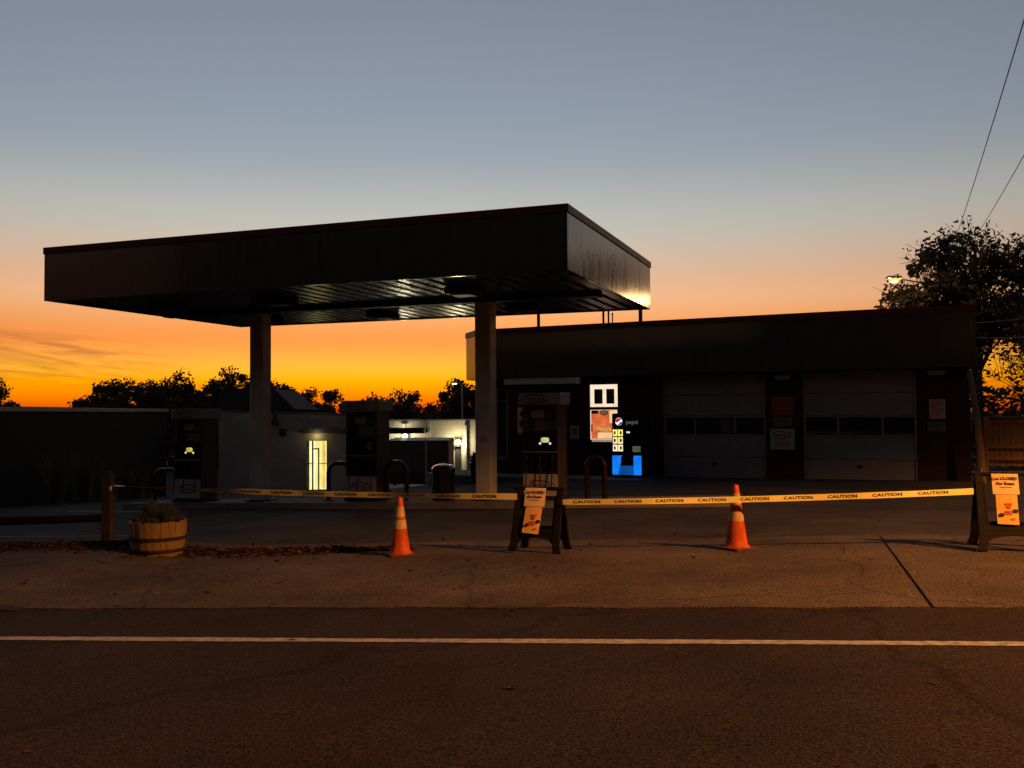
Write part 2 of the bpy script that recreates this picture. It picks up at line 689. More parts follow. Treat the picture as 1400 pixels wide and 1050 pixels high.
M = dict(
    lot=asphalt('lot_asphalt', (.042, .037, .033), .8, .45, .65),
    road=asphalt('road_asphalt', (.022, .0165, .014), .9, .4, .35, bump=.8, crack_scale=.09),
    apron=asphalt('drive_apron', (.074, .058, .044), .85, .5, .38, bump=.8, crack_scale=.22),
    joint=pmat('joint_filler', (.012, .011, .010), .95),
    line=pmat('road_paint', (.20, .19, .18), .7, var=.35, scale=16, bump=.3, col2=(.42, .40, .37), detail=9),
    yline=pmat('yellow_paint', (.6, .38, .04), .6, var=.15, scale=9),
    conc=pmat('concrete', (.13, .122, .11), .85, var=.25, scale=3, bump=.3, bscale=90),
    kerb=pmat('kerb_stone', (.018, .016, .014), .9, var=.3, scale=4, bump=.4, bscale=60),
    fascia=fascia_mat(),
    red=pmat('maroon_trim', (.075, .012, .012), .45, var=.2, scale=2),
    soffit=pmat('soffit_metal', (.11, .105, .096), .28, metal=.85, var=.15, scale=3),
    column=pmat('column_paint', (.42, .39, .34), .55, var=.2, scale=3, bump=.1),
    darkmetal=pmat('dark_metal', (.03, .03, .03), .5, metal=.5),
    signp=pmat('sign_plastic', (.009, .0075, .007), .6, var=.3, spec=.10),
    black=pmat('black_plastic', (.007, .007, .008), .42, var=.3),
    steel=pmat('bare_steel', (.5, .5, .5), .22, metal=.95, var=.1),
    hoop=pmat('black_hoop_paint', (.012, .012, .012), .14, var=.3, spec=.7, rvar=.04),
    maroon=pmat('maroon_hoop_paint', (.016, .0035, .004), .35, var=.2),
    pumpg=pmat('pump_grey', (.12, .115, .11), .4, var=.12, scale=4),
    pumpw=pmat('pump_white', (.34, .32, .29), .45, var=.12, scale=4),
    pumpb=pmat('pump_brown', (.065, .046, .03), .45, var=.2, scale=3),
    topper=pmat('topper_white', (.24, .22, .185), .5, var=.1, scale=5),
    ink=pmat('dark_ink', (.02, .016, .014), .6),
    brown_ink=pmat('brown_ink', (.10, .03, .02), .6),
    brick=brick_mat('store_brick', (.050, .019, .013), (.035, .014, .011), (.035, .03, .025)),
    brick_d=brick_mat('dark_brick', (.045, .028, .022), (.032, .02, .017), (.04, .035, .03)),
    gdoor=pmat('garage_door_paint', (.15, .15, .135), .6, var=.12, scale=5, bump=.1, bscale=120),
    frame=pmat('frame_alu', (.22, .215, .20), .4, metal=.4, var=.1),
    glass=glass_mat('dark_glass'),
    dark=pmat('dark_interior', (.012, .011, .010), .9),
    roof=pmat('roof_tar', (.03, .03, .03), .9, bump=.3),
    sign_w=pmat('sign_white', (.30, .26, .23), .6, var=.1),
    sign_o=pmat('sign_red_orange', (.20, .035, .012), .6, var=.2),
    white_block=block_wall('white_painted_block', (.33, .29, .23)),
    dark_wall=brick_mat('dark_painted_brick', (.014, .010, .009), (.011, .008, .007), (.010, .009, .008)),
    cap=pmat('parapet_cap', (.10, .095, .088), .6, var=.3, scale=2),
    cone=pmat('cone_orange', (.38, .050, .008), .55, var=.4, scale=7, col2=(.62, .095, .012), stretch=(1.5, 1.5, .8)),
    collar=pmat('cone_collar', (.42, .29, .16), .4, var=.2, scale=14),
    rubber=pmat('cone_base_rubber', (.10, .035, .025), .7, var=.3),
    stave=pmat('barrel_oak', (.23, .14, .06), .75, var=.3, scale=4, stretch=(7, 7, .7), bump=.35, bscale=25),
    iron=pmat('hoop_iron', (.03, .022, .018), .7, metal=.4, var=.4),
    soil=pmat('potting_soil', (.02, .014, .01), .95, bump=.8, bscale=70),
    wood=pmat('weathered_wood', (.055, .034, .016), .8, var=.35, scale=3, stretch=(8, 8, .5), bump=.4, bscale=20),
    rail=pmat('dark_old_rail', (.018, .012, .008), .9, var=.4, scale=3, bump=.4, bscale=20, spec=.1),
    fence=pmat('cedar_boards', (.25, .125, .055), .8, var=.35, scale=3, stretch=(7, 7, .6), bump=.4, bscale=18),
    tape=pmat('caution_tape', (.84, .74, .28), .35, var=.06, scale=12),
    tape_ink=pmat('tape_ink', (.012, .010, .008), .5),
    paper=pmat('lamp_tinted_paper', (.68, .49, .27), .7, var=.03, scale=5),  # white paper with the lamp's orange light put into its colour
    poster=pmat('poster_paper', (.70, .40, .09), .7, var=.18, scale=9),
    poster_red=pmat('poster_red_print', (.5, .10, .04), .7),
    leaf_dry=pmat('dry_leaves', (.030, .012, .007), .85, var=.5, scale=25, col2=(.12, .048, .02)),
    needle=foliage('shrub_needles', (.018, .028, .012), (.035, .045, .02), .1),
    tree=foliage('tree_leaves', (.030, .026, .012), (.065, .045, .016), .22),
    tree_far=foliage('far_tree_leaves', (.04, .026, .012), (.09, .042, .014), .28),
    bark=pmat('bark', (.06, .045, .035), .9, var=.3, bump=.6, bscale=20),
    grass=foliage('tall_grass', (.08, .065, .03), (.14, .11, .05), .2),
    shingle=pmat('roof_shingles', (.022, .021, .020), .85, var=.3, scale=7),
    siding=pmat('house_siding', (.018, .016, .015), .8),
    pole=pmat('utility_pole_wood', (.15, .105, .065), .85, var=.3, scale=3, stretch=(8, 8, .4), bump=.4),
    wire=pmat('wire', (.10, .10, .10), .5),
    dump=pmat('dumpster_paint', (.10, .072, .052), .55, var=.3, bump=.1),
    pot=pmat('planter_pot', (.03, .03, .032), .5),
)
E_SODIUM = emat('sodium_lens', (1, .50, .12), 9)
E_SODIUM2 = emat('sodium_lens_far', (1, .40, .07), 1.6)
E_WARM = emat('warm_bulb', (1, .93, .62), 5)
E_REFLECTION = emat('reflection_glow', (1, .93, .32), 1.25)  # glow painted for lights reflected in a pump front
E_DOT = emat('reflection_dot', (1, .97, .88), .75)  # small reflected lights, painted as glowing dots

# ------------------------------------------------------------------ street geometry
RD = Vector((.985, -.171, 0)).normalized()      # along the road
RN = Vector((-RD.y, RD.x, 0))                   # away from the camera


def uv(u, v):
    p = RD * u + RN * v
    return p.x, p.y


def to_uv(x, y):
    return x * RD.x + y * RD.y, x * RN.x + y * RN.y


V_EDGE, V_BACK = 7.50, 11.85                    # kerb line and back edge of the drive apron


def apron_off(u):
    return .010 + .115 * smooth((-5.55 - u) / 1.5)


# ground: one sheet to the horizon
gx = [-420, -200, -110, -70, -50, -40, -35] + [float(i) for i in range(-30, 31)] + [35, 42, 55, 80, 130, 220, 420]
gx = sorted(set(gx + [4.5]))
gy = [-220, -110, -60, -35, -20] + [-12 + .5 * i for i in range(0, 127)] + [54, 60, 70, 90, 130, 200, 330, 600]
mb = MB()
for y in gy:
    for x in gx:
        u, v = to_uv(x, y)
        z = G(x, y)
        if v < 10.9:
            z -= .07
        mb.v.append((x, y, z))
nx = len(gx)
for j in range(len(gy) - 1):
    for i in range(nx - 1):
        mb.f.append((j * nx + i, j * nx + i + 1, (j + 1) * nx + i + 1, (j + 1) * nx + i))
ground = struct(obj('ground', mb, M['lot'], smooth_=True))


def sheet(u0, u1, v0, v1, off, du=1.0, dv=.5):
    """sheet laid on the ground in road coordinates; off may be a function of u"""
    nu = max(1, int(round((u1 - u0) / du)))
    nv = max(1, int(round((v1 - v0) / dv)))
    mb = MB()
    for j in range(nv + 1):
        for i in range(nu + 1):
            u = lerp(u0, u1, i / nu)
            v = lerp(v0, v1, j / nv)
            x, y = uv(u, v)
            mb.v.append((x, y, G(x, y) + (off(u) if callable(off) else off)))
    for j in range(nv):
        for i in range(nu):
            a = j * (nu + 1) + i
            mb.f.append((a, a + 1, a + nu + 2, a + nu + 1))
    return mb


road = struct(obj('road', sheet(-160, 160, -4.2, V_EDGE + .12, .0, 1.0, .5), M['road']))
mb = MB()
_r = random.Random(12)
_n = 1600
for i in range(_n + 1):
    u = lerp(-40, 40, i / _n)
    j0 = .006 * math.sin(u * 2.3) + _r.uniform(-.006, .006)
    j1 = .006 * math.sin(u * 1.7 + 2) + _r.uniform(-.006, .006)
    for v in (6.312 + j0, 6.425 + j1):
        x, y = uv(u, v)
        mb.v.append((x, y, G(x, y) + .005))
for i in range(_n):
    mb.f.append((2 * i, 2 * i + 2, 2 * i + 3, 2 * i + 1))
obj('edge_line', mb, M['line'], road)
obj('edge_line', sheet(-160, -40, 6.31, 6.43, .005, 1.0, .06), M['line'], road)
obj('edge_line', sheet(40, 160, 6.31, 6.43, .005, 1.0, .06), M['line'], road)
obj('centre_line', sheet(-160, 160, 2.62, 2.73, .005, 1.0, .06), M['yline'], road)
obj('centre_line', sheet(-160, 160, 2.86, 2.97, .005, 1.0, .06), M['yline'], road)

# drive apron in slabs with open joints; joints follow the two cracks of the photograph
drive = bpy.data.objects.new('driveway', None)
COL.objects.link(drive)
drive['kind'] = 'structure'
obj('joint_bed', sheet(-30, 30, V_EDGE + .05, V_BACK - .02, lambda u: apron_off(u) - .022), M['joint'], drive)


def slab(ua0, ua1, ub0, ub1, seed):
    """ua: u range on the road side, ub: u range on the back"""
    rnd = random.Random(seed)
    nu, nv = max(2, int((ua1 - ua0) / .4)), 12
    mb = MB()
    dz = rnd.uniform(-.0006, .0006)
    for j in range(nv + 1):
        for i in range(nu + 1):
            t, s = i / nu, j / nv
            u = lerp(lerp(ua0, ua1, t), lerp(ub0, ub1, t), s)
            v = lerp(V_EDGE, V_BACK, s)
            if j in (0, nv):
                v += .02 * math.sin(u * 5.1) + .015 * math.sin(u * 13.7)
            x, y = uv(u, v)
            mb.v.append((x, y, G(x, y) + apron_off(u) + dz))
    for j in range(nv):
        for i in range(nu):
            a = j * (nu + 1) + i
            mb.f.append((a, a + 1, a + nu + 2, a + nu + 1))
    n = len(mb.v)
    ring = [i for i in range(nu + 1)] + [(j + 1) * (nu + 1) - 1 for j in range(1, nv + 1)] + \
           [nv * (nu + 1) + i for i in range(nu - 1, -1, -1)] + [j * (nu + 1) for j in range(nv - 1, 0, -1)]
    for i in ring:
        x, y, z = mb.v[i]
        mb.v.append((x, y, z - .06))
    for k in range(len(ring)):
        k2 = (k + 1) % len(ring)
        mb.f.append((ring[k2], ring[k], n + k, n + k2))
    return obj('slab', mb, M['apron'], drive)


JU = [(-30, -30), (-18, -18), (-11.5, -11.2), (-5.6, -5.2), (-.95, -.42), (1.84, 2.33), (7.6, 8.1), (13, 13.4), (20, 20), (30, 30)]
for k in range(len(JU) - 1):
    g = .004 if k == 3 or k == 4 else .009
    g2 = .013 if k == 4 else (.004 if k == 3 else .009)
    a0, b0 = JU[k]
    a1, b1 = JU[k + 1]
    gl = .013 if k == 5 else .003
    gr = .013 if k == 4 else .003
    slab(a0 + gl, a1 - gr, b0 + gl, b1 - gr, 40 + k)

# kerb at the far left that drops into the driveway
mb = MB()
us = [-30 + .5 * i for i in range(0, 47)] + [-6.7, -6.5, -6.2, -6.0, -5.8, -5.6, -5.4]
for u in us:
    for (dv, top) in ((-.03, 0), (0.0, 1), (.14, 1), (.14, 0)):
        x, y = uv(u, V_EDGE - .12 + dv)
        h = apron_off(u) + .012 - .03 * smooth((u + 5.9) / .5)
        mb.v.append((x, y, G(x, y) + (h if top else -.04)))
for i in range(len(us) - 1):
    for k in range(3):
        a = i * 4 + k
        mb.f.append((a, a + 4, a + 5, a + 1))
mb.f.append((len(us) * 4 - 4, len(us) * 4 - 3, len(us) * 4 - 2, len(us) * 4 - 1))
struct(obj('kerb', mb, M['kerb']))

# painted bay lines on the lot (left)
for (xa, ya, xb, yb, w) in ((-9.6, 20.6, -7.55, 19.85, .10), (-12.5, 16.6, -5.6, 14.6, .06)):
    d = Vector((xb - xa, yb - ya, 0)).normalized()
    n = Vector((-d.y, d.x, 0)) * w / 2
    mb = MB()
    for i in range(25):
        t = i / 24
        x, y = lerp(xa, xb, t), lerp(ya, yb, t)
        for s in (-1, 1):
            px, py = x + n.x * s, y + n.y * s
            mb.v.append((px, py, G(px, py) + .008))
    for i in range(24):
        mb.f.append((2 * i + 1, 2 * i, 2 * i + 2, 2 * i + 3))
    obj('bay_line', mb, M['line'], ground)


# ------------------------------------------------------------------ canopy
YAW_C = -20.069
FRc = Vector((.87932, 14.7576, 0))
E1 = Vector((math.cos(R(YAW_C)), math.sin(R(YAW_C)), 0))
E2 = Vector((-E1.y, E1.x, 0))
CL, CD = 10.594, 6.252
ZS, ZT = 3.816, 4.856                      # soffit and top of the fascia
CC = FRc - E1 * CL / 2 + E2 * CD / 2
canopy = thing('fuel_canopy', 'flat steel canopy on two columns over the fuel pumps', 'canopy', (CC.x, CC.y, 0), R(YAW_C))
hx, hy = CL / 2, CD / 2
nfp = 5
for k in range(nfp):
    a, b = -hx + CL * k / nfp + .0006, -hx + CL * (k + 1) / nfp - .0006
    box('fascia_panel', M['fascia'], canopy, a, b, -hy, -hy + .06, ZS, ZT - .135, .0015)
    box('fascia_panel', M['fascia'], canopy, a, b, hy - .06, hy, ZS, ZT - .135, .008)
for (a, b) in ((-hy + .063, -hy + 3.9), (-hy + 3.906, -hy + 5.2), (-hy + 5.206, hy - .063)):
    o = box('fascia_panel', M['fascia'], canopy, hx - .06, hx, a, b, ZS, ZT - .135, .006)
    if a < -hy + 1:
        o['label'] = 'side fascia panel with faded ghost lettering'
    box('fascia_panel', M['fascia'], canopy, -hx, -hx + .06, a, b, ZS, ZT - .135, .006)
box('top_trim', M['red'], canopy, -hx - .02, hx + .02, -hy - .02, -hy + .07, ZT - .133, ZT, .008)
box('top_trim', M['red'], canopy, -hx - .02, hx + .02, hy - .07, hy + .02, ZT - .133, ZT, .008)
box('top_trim', M['red'], canopy, hx - .07, hx + .02, -hy + .072, hy - .072, ZT - .133, ZT, .008)
box('top_trim', M['red'], canopy, -hx - .02, -hx + .07, -hy + .072, hy - .072, ZT - .133, ZT, .008)
box('roof_deck', M['roof'], canopy, -hx + .075, hx - .075, -hy + .075, hy - .075, ZT - .25, ZT - .1, 0)
# ribbed soffit: each deck panel its own piece
npan = 34
pw = (CL - .13) / npan
mb = MB()
prof = [(0, .045), (.02, .045), (.05, 0), (pw - .08, 0), (pw - .05, .045), (pw - .004, .045)]
L_ = CD - .13
for x, z in prof:
    mb.v += [(x, 0, z), (x, L_, z)]
for i in range(len(prof) - 1):
    mb.f.append((2 * i, 2 * i + 1, 2 * i + 3, 2 * i + 2))
deck = mesh('soffit_panel', mb)
deck.materials.append(M['soffit'])
for k in range(npan):
    obj('soffit_panel', deck, None, canopy, loc=(-hx + .065 + k * pw, -hy + .065, ZS + .03))
box('ridge_beam', M['darkmetal'], canopy, -hx + .3, hx - .3, -.15, .15, ZS - .06, ZS + .028, .01)
SCOL = (CL / 2 - 2.624, CL / 2 - 7.82)
for sx in SCOL:
    wp = canopy.location + E1 * sx
    zb = G(wp.x, wp.y) - .02
    c = box('column', M['column'], canopy, sx - .165, sx + .165, -.165, .165, zb, ZS - .061, .02)
    for z in (zb + .2,):
        box('base_plate', M['darkmetal'], c, sx - .24, sx + .24, -.24, .24, z - .06, z - .03, .006)
box('notice', M['sign_w'], canopy, SCOL[0] - .07, SCOL[0] + .07, -.172, -.166, 1.02, 1.15, .001)['label'] = 'small dark notice on the column'
canopy.children[-1].data.materials[0] = M['ink']
for (sx, sy) in ((-3.6, -1.6), (-1.0, -1.6), (-3.4, 1.5), (-.4, 1.55), (2.9, -1.6), (2.9, 1.5)):
    f = box('light_fixture', M['darkmetal'], canopy, sx - .28, sx + .28, sy - .28, sy + .28, ZS - .10, ZS + .028, .02)
    box('lens', M['pumpg'], f, sx - .2, sx + .2, sy - .2, sy + .2, ZS - .125, ZS - .101, .01)
# ghost of old lettering and rivet holes on the right hand fascia
ghost = pmat('ghost_lettering', (.11, .105, .095), .14, metal=.0, var=.35, scale=5, spec=.75)
for i, (ly, z0, z1) in enumerate(((.55, 4.15, 4.5), (.78, 4.1, 4.52), (1.25, 4.12, 4.55), (1.65, 4.2, 4.5), (2.0, 4.06, 4.5), (2.6, 3.95, 4.6), (2.9, 4.0, 4.4))):
    mb = MB()
    rnd = random.Random(i)
    pts = []
    for k in range(9):
        pts.append((ly + .05 * math.sin(k * .9 + i) + rnd.uniform(-.01, .01), lerp(z0, z1, k / 8)))
    for y, z in pts:
        mb.v += [(hx + .0012, -hy + y - .018, z), (hx + .0012, -hy + y + .018, z)]
    for k in range(8):
        mb.f.append((2 * k, 2 * k + 1, 2 * k + 3, 2 * k + 2))
    obj('letter_ghost', mb, ghost, canopy)
rv = MB().tube([(0, 0, 0), (.004, 0, 0)], .016, 6)
rvm = mesh('rivet_hole', rv)
rvm.materials.append(M['ink'])
for (ly, z) in ((.75, 4.3), (1.2, 4.28), (1.2, 4.2), (1.52, 4.29), (1.75, 4.31), (2.75, 4.4), (2.95, 4.2), (2.85, 4.1), (3.05, 4.35), (2.95, 4.5)):
    obj('rivet_hole', rvm, None, canopy, loc=(hx + .0005, -hy + ly, z))


# ------------------------------------------------------------------ pump island, pumps, hoops
def axis_pt(s, off=0.):
    """point on the canopy's long axis, s metres from its right end"""
    p = canopy.location + E1 * (CL / 2 - s) + E2 * off
    return p.x, p.y


ISL_H = .12
mb = MB()
for k in range(33):
    s = lerp(-2.2, 10.95, k / 32)
    for (o, top) in ((-.62, 0), (-.60, 1), (.60, 1), (.62, 0)):
        x, y = axis_pt(s, o)
        mb.v.append((x, y, G(x, y) + (ISL_H if top else -.05)))
for k in range(32):
    for j in range(3):
        a = k * 4 + j
        mb.f.append((a, a + 1, a + 5, a + 4))
mb.f.append((0, 3, 2, 1))
mb.f.append((128, 129, 130, 131))
tag(obj('pump_island', mb, M['conc']), 'long low concrete island under the three fuel pumps', 'pump island')


def swoosh(mat, parent, loc, rot, w, h):
    """pointed leaf-shaped outline that runs round the lettering"""
    mb = MB()
    n = 22
    for sgn in (1, -1):
        o = len(mb.v)
        for k in range(n + 1):
            t = k / n
            x = -w / 2 + w * t
            yb = sgn * h / 2 * (math.sin(math.pi * min(1, t ** .75)) ** .6 if t < 1 else 0)
            th = h * .12 * (.15 + math.sin(math.pi * t))
            mb.v += [(x, yb, 0), (x, yb - sgn * th, 0)]
        for k in range(n):
            a = o + 2 * k
            mb.f.append((a, a + 2, a + 3, a + 1) if sgn < 0 else (a, a + 1, a + 3, a + 2))
    return obj('logo_outline', mb, mat, parent, loc=loc, rot=rot)


def make_pump(name, label, s, lit):  # lit: which painted reflection the front bears, None for none
    x, y = axis_pt(s)
    z0 = G(x, y) + ISL_H
    t = thing(name, label, 'fuel pump', (x, y, z0), R(YAW_C), 'fuel pumps under the canopy')
    W, D = .36, .27
    box('plinth', M['darkmetal'], t, -W - .03, W + .03, -D - .03, D + .03, 0, .06, .01)
    box('cabinet', M['pumpb'], t, -W, W, -D, D, .061, 1.30, .012)
    low = box('lower_panel', M['pumpw'], t, -W + .02, W - .02, -D - .012, -D - .002, .09, .50, .004)
    text('lettering', "Perry's", .15, M['brown_ink'], low, (-.02, -D - .0135, .29), shear=.25, ext=.0008, bold=.002)
    swoosh(M['brown_ink'], low, (.02, -D - .0135, .29), (R(90), 0, 0), .56, .2)
    box('nozzle_panel', M['black'], t, -W + .02, W - .02, -D - .014, -D - .002, .515, .92, .006)
    dp = box('display_panel', M['black'], t, -W + .02, W - .02, -D - .02, -D - .002, .93, 1.30, .006)
    box('trim_bar', M['frame'], t, -W + .02, W - .02, -D - .024, -D - .015, .905, .928, .002)
    if lit:
        m_ = emat('reflection_glow_' + lit, (1, .82, .10) if lit == 'a' else (.95, .92, .42), .60, .25, 14)  # reflection of lights across the road, put in as a glowing patch
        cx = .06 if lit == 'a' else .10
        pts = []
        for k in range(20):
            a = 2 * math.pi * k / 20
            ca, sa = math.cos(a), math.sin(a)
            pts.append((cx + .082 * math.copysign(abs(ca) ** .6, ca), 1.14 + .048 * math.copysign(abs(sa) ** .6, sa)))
        obj('display_or_reflection', MB().plate(pts, -D - .026, -D - .021), m_, dp)
        for sx in (-1, 1):  # two small reflected lights, put in as glowing dots
            obj('reflection_dot', MB().lathe([(.024, 0), (.022, .006), (.010, .012)], 12,
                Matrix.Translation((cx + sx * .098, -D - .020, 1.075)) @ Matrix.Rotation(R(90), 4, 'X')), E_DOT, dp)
    else:
        box('display_or_reflection', M['glass'], dp, -.12, .1, -D - .026, -D - .021, 1.08, 1.2, .003)
        box('keypad', M['pumpg'], dp, .14, .25, -D - .026, -D - .021, 1.03, 1.2, .003)
    # upper housing: two posts, recessed back panel with placards, topper
    for sx in (-1, 1):
        box('post', M['pumpb'], t, sx * W - (.085 if sx > 0 else 0), sx * W + (.085 if sx < 0 else 0), -D, D, 1.301, 1.80, .01)
    bk = box('back_panel', M['brick'] if False else M['pumpb'], t, -W + .09, W - .09, -.10, -.06, 1.302, 1.80, .004)
    box('placard', M['sign_w'], bk, -.24, .02, -.108, -.1005, 1.56, 1.70, .002)
    box('placard', M['pumpg'], bk, -.16, .22, -.108, -.1005, 1.31, 1.50, .002)
    tp = box('topper', M['topper'], t, -W - .06, W + .06, -D - .05, D + .05, 1.802, 2.03, .015)
    text('lettering', "Perry's", .15, M['brown_ink'], tp, (-.10, -D - .052, 1.915), shear=.25, ext=.0008, bold=.002)
    swoosh(M['brown_ink'], tp, (-.06, -D - .052, 1.915), (R(90), 0, 0), .60, .19)
    for k, xx in enumerate((-.26, .0, .26)):
        nz = obj('nozzle', MB().box(xx - .025, xx + .025, -D - .09, -D - .016, .70, .86, .012)
                 .tube([(xx, -D - .06, .71), (xx, -D - .10, .64), (xx, -D - .085, .56)], [.016, .014, .011], 8), M['black'], t, True)
        pts = []
        rnd = random.Random(int(s * 100) + k)
        dx = rnd.uniform(-.06, .06)
        for q in range(15):
            a = q / 14
            pts.append((xx + dx * math.sin(math.pi * a), -D - .075 - .06 * math.sin(math.pi * a),
                        .80 - .62 * math.sin(math.pi * a) ** .9 * (1 - .15 * a) - .04 * a))
        obj('hose', MB().tube(pts, .013, 6), M['black'], nz, True)
    return t


make_pump('fuel_pump', 'fuel pump with painted yellow reflection beside the leftmost hoop guard', 9.49, 'a')
make_pump('fuel_pump', 'unlit fuel pump between two black hoop guards, middle of the row', 5.23, None)
make_pump('fuel_pump', 'fuel pump with painted pale reflection in front of the store, behind the middle sign', 1.42, 'b')


def hoop(label, s, w, h, mat, rot=0., r=.045, name='hoop_guard'):
    x, y = axis_pt(s)
    t = thing(name, label, 'hoop guard', (x, y, G(x, y) + ISL_H), R(YAW_C) + rot, 'hoop guards at the pumps')
    pts = [(-w / 2, 0, 0)]
    rc = min(.2, w * .45)
    for k in range(9):
        a = math.pi - k / 8 * math.pi / 2
        pts.append((-w / 2 + rc + rc * math.cos(a), 0, h - rc + rc * math.sin(a)))
    for k in range(9):
        a = math.pi / 2 - k / 8 * math.pi / 2
        pts.append((w / 2 - rc + rc * math.cos(a), 0, h - rc + rc * math.sin(a)))
    pts.append((w / 2, 0, 0))
    obj('hoop_tube', MB().tube(pts, r, 12), mat, t, True)
    for sx in (-1, 1):
        obj('foot_flange', MB().lathe([(r + .05, 0), (r + .05, .015), (r + .01, .02)], 14, Matrix.Translation((sx * w / 2, 0, 0))), M['darkmetal'], t)
    return t


hoop('black tubular hoop guard standing left of the leftmost pump', 10.27, .66, .72, M['hoop'], r=.03)
hoop('black tubular hoop guard with hose behind, left of the middle pump', 5.90, .50, .76, M['hoop'])
hoop('black tubular hoop guard right of the middle pump, behind the left cone', 4.58, .46, .76, M['hoop'])
hoop('maroon hoop guard in front of the lit store door', .42, .34, .76, M['maroon'], r=.05)

# litter bin on the island
x, y = axis_pt(3.54)
bin_ = thing('litter_bin', 'dark eight-sided litter bin with domed lid on the island', 'litter bin', (x, y, G(x, y) + ISL_H), R(YAW_C + 10))
obj('body', MB().lathe([(.225, 0), (.235, .03), (.235, .56), (.245, .58)], 8), M['black'], bin_)
obj('lid', MB().lathe([(.25, .581), (.25, .62), (.20, .68), (.10, .71), (.02, .715)], 8), M['hoop'], bin_)
obj('flap', MB().box(-.1, .1, -.24, -.225, .60, .64, .004), M['darkmetal'], bin_)

# ------------------------------------------------------------------ store and garage
YAW_G = -27.
OG = Vector((3.28, 27.0, 0))
G1 = Vector((math.cos(R(YAW_G)), math.sin(R(YAW_G)), 0))
G2 = Vector((-G1.y, G1.x, 0))
ZF, ZFB, ZFT = -.22, 2.62, 4.11
garage = thing('service_garage', 'low dark service garage with deep flat fascia and two overhead doors', 'building', (OG.x, OG.y, 0), R(YAW_G))
# walls, built round the openings
SEGS = [(-4.4, -4.25, -.9, 2.62), (-3.84, -1.22, -.9, 2.62), (-.27, 1.04, -.9, 2.62), (3.87, 4.83, -.9, 2.62), (7.57, 8.75, -.9, 2.62)]
for (a, b, z0, z1) in SEGS:
    box('wall', M['brick'], garage, a, b, 0, .25, z0, z1, 0)
box('wall', M['brick'], garage, -4.249, -3.841, .002, .25, -.9, .22, 0)
box('wall', M['brick'], garage, -4.249, -3.841, .002, .25, 2.32, 2.62, 0)
box('wall', M['brick'], garage, -1.219, -.271, .002, .25, 2.40, 2.62, 0)
box('floor_slab', M['conc'], garage, -5.0, 7.55, .26, 8.9, -.9, ZF, 0)
obj('side_wall', MB().prism([(8.5, .252), (8.75, .252), (7.85, 9), (7.6, 9)], -.9, 2.62), M['brick'], garage)
box('back_wall', M['brick'], garage, -5.2, 7.85, 9.001, 9.15, -.9, 2.62, 0)
# cut-off corner of the store
mbc = MB().prism([(-4.41, .001), (-5.35, .93), (-5.2, 1.1), (-4.405, .25)], -.9, 2.62)
obj('corner_wall', mbc, M['brick'], garage)
box('side_wall', M['brick'], garage, -5.35, -5.1, 1.101, 9, -.9, 2.62, 0)
box('partition', M['dark'], garage, .6, .72, .26, 8.9, ZF, 2.6, 0)
box('partition', M['dark'], garage, -4.4, .59, 2.6, 2.7, ZF, 2.6, 0)
# roof and fascia
poly = [(-4.62, -.40), (8.93, -.40), (8.0, 9.2), (-5.62, 9.2), (-5.62, .62)]
inner = [(-4.54, -.30), (8.83, -.30), (7.9, 9.1), (-5.52, 9.1), (-5.52, .64)]
obj('roof_deck', MB().prism(inner, 3.62, 3.75), M['roof'], garage)
obj('soffit', MB().prism(inner, 2.625, 2.66), M['darkmetal'], garage)


def strip(name, mat, p, q, z0, z1, th, parent, out=0.0):
    d = Vector((q[0] - p[0], q[1] - p[1], 0)).normalized()
    n = Vector((d.y, -d.x, 0))
    P = Vector((p[0], p[1], 0))
    Q = Vector((q[0], q[1], 0))
    a, b = P + n * out, Q + n * out
    c, e = Q - n * th, P - n * th
    return obj(name, MB().prism([(a.x, a.y), (b.x, b.y), (c.x, c.y), (e.x, e.y)], z0, z1), mat, parent)


nf = 6
for k in range(nf):
    a = lerp(-4.60, 8.93, k / nf) + .0004
    b = lerp(-4.60, 8.93, (k + 1) / nf) - .0004
    strip('fascia_panel', M['fascia'], (a, -.40), (b, -.40), ZFB, ZFT - .17, .05, garage)
strip('fascia_panel', M['fascia'], (-5.62, .62), (-4.62, -.40), ZFB, ZFT - .17, .04, garage)['label'] = 'splayed corner fascia panel that catches the sky'
strip('fascia_panel', M['fascia'], (8.93, -.34), (8.0, 9.2), ZFB, ZFT - .17, .05, garage)
strip('fascia_panel', M['fascia'], (-5.62, 9.2), (-5.62, .66), ZFB, ZFT - .17, .05, garage)
strip('fascia_panel', M['fascia'], (7.94, 9.2), (-5.56, 9.2), ZFB, ZFT - .17, .05, garage)
strip('top_trim', M['red'], (-4.62, -.40), (8.95, -.40), ZFT - .168, ZFT, .07, garage, .02)
strip('top_trim', M['red'], (-5.63, .61), (-4.63, -.41), ZFT - .168, ZFT, .06, garage, .015)
strip('top_trim', M['red'], (8.93, -.32), (8.0, 9.2), ZFT - .168, ZFT, .07, garage, .02)
box('header_board', M['column'], garage, -3.78, -1.42, -.36, -.02, 2.42, 2.615, .01)


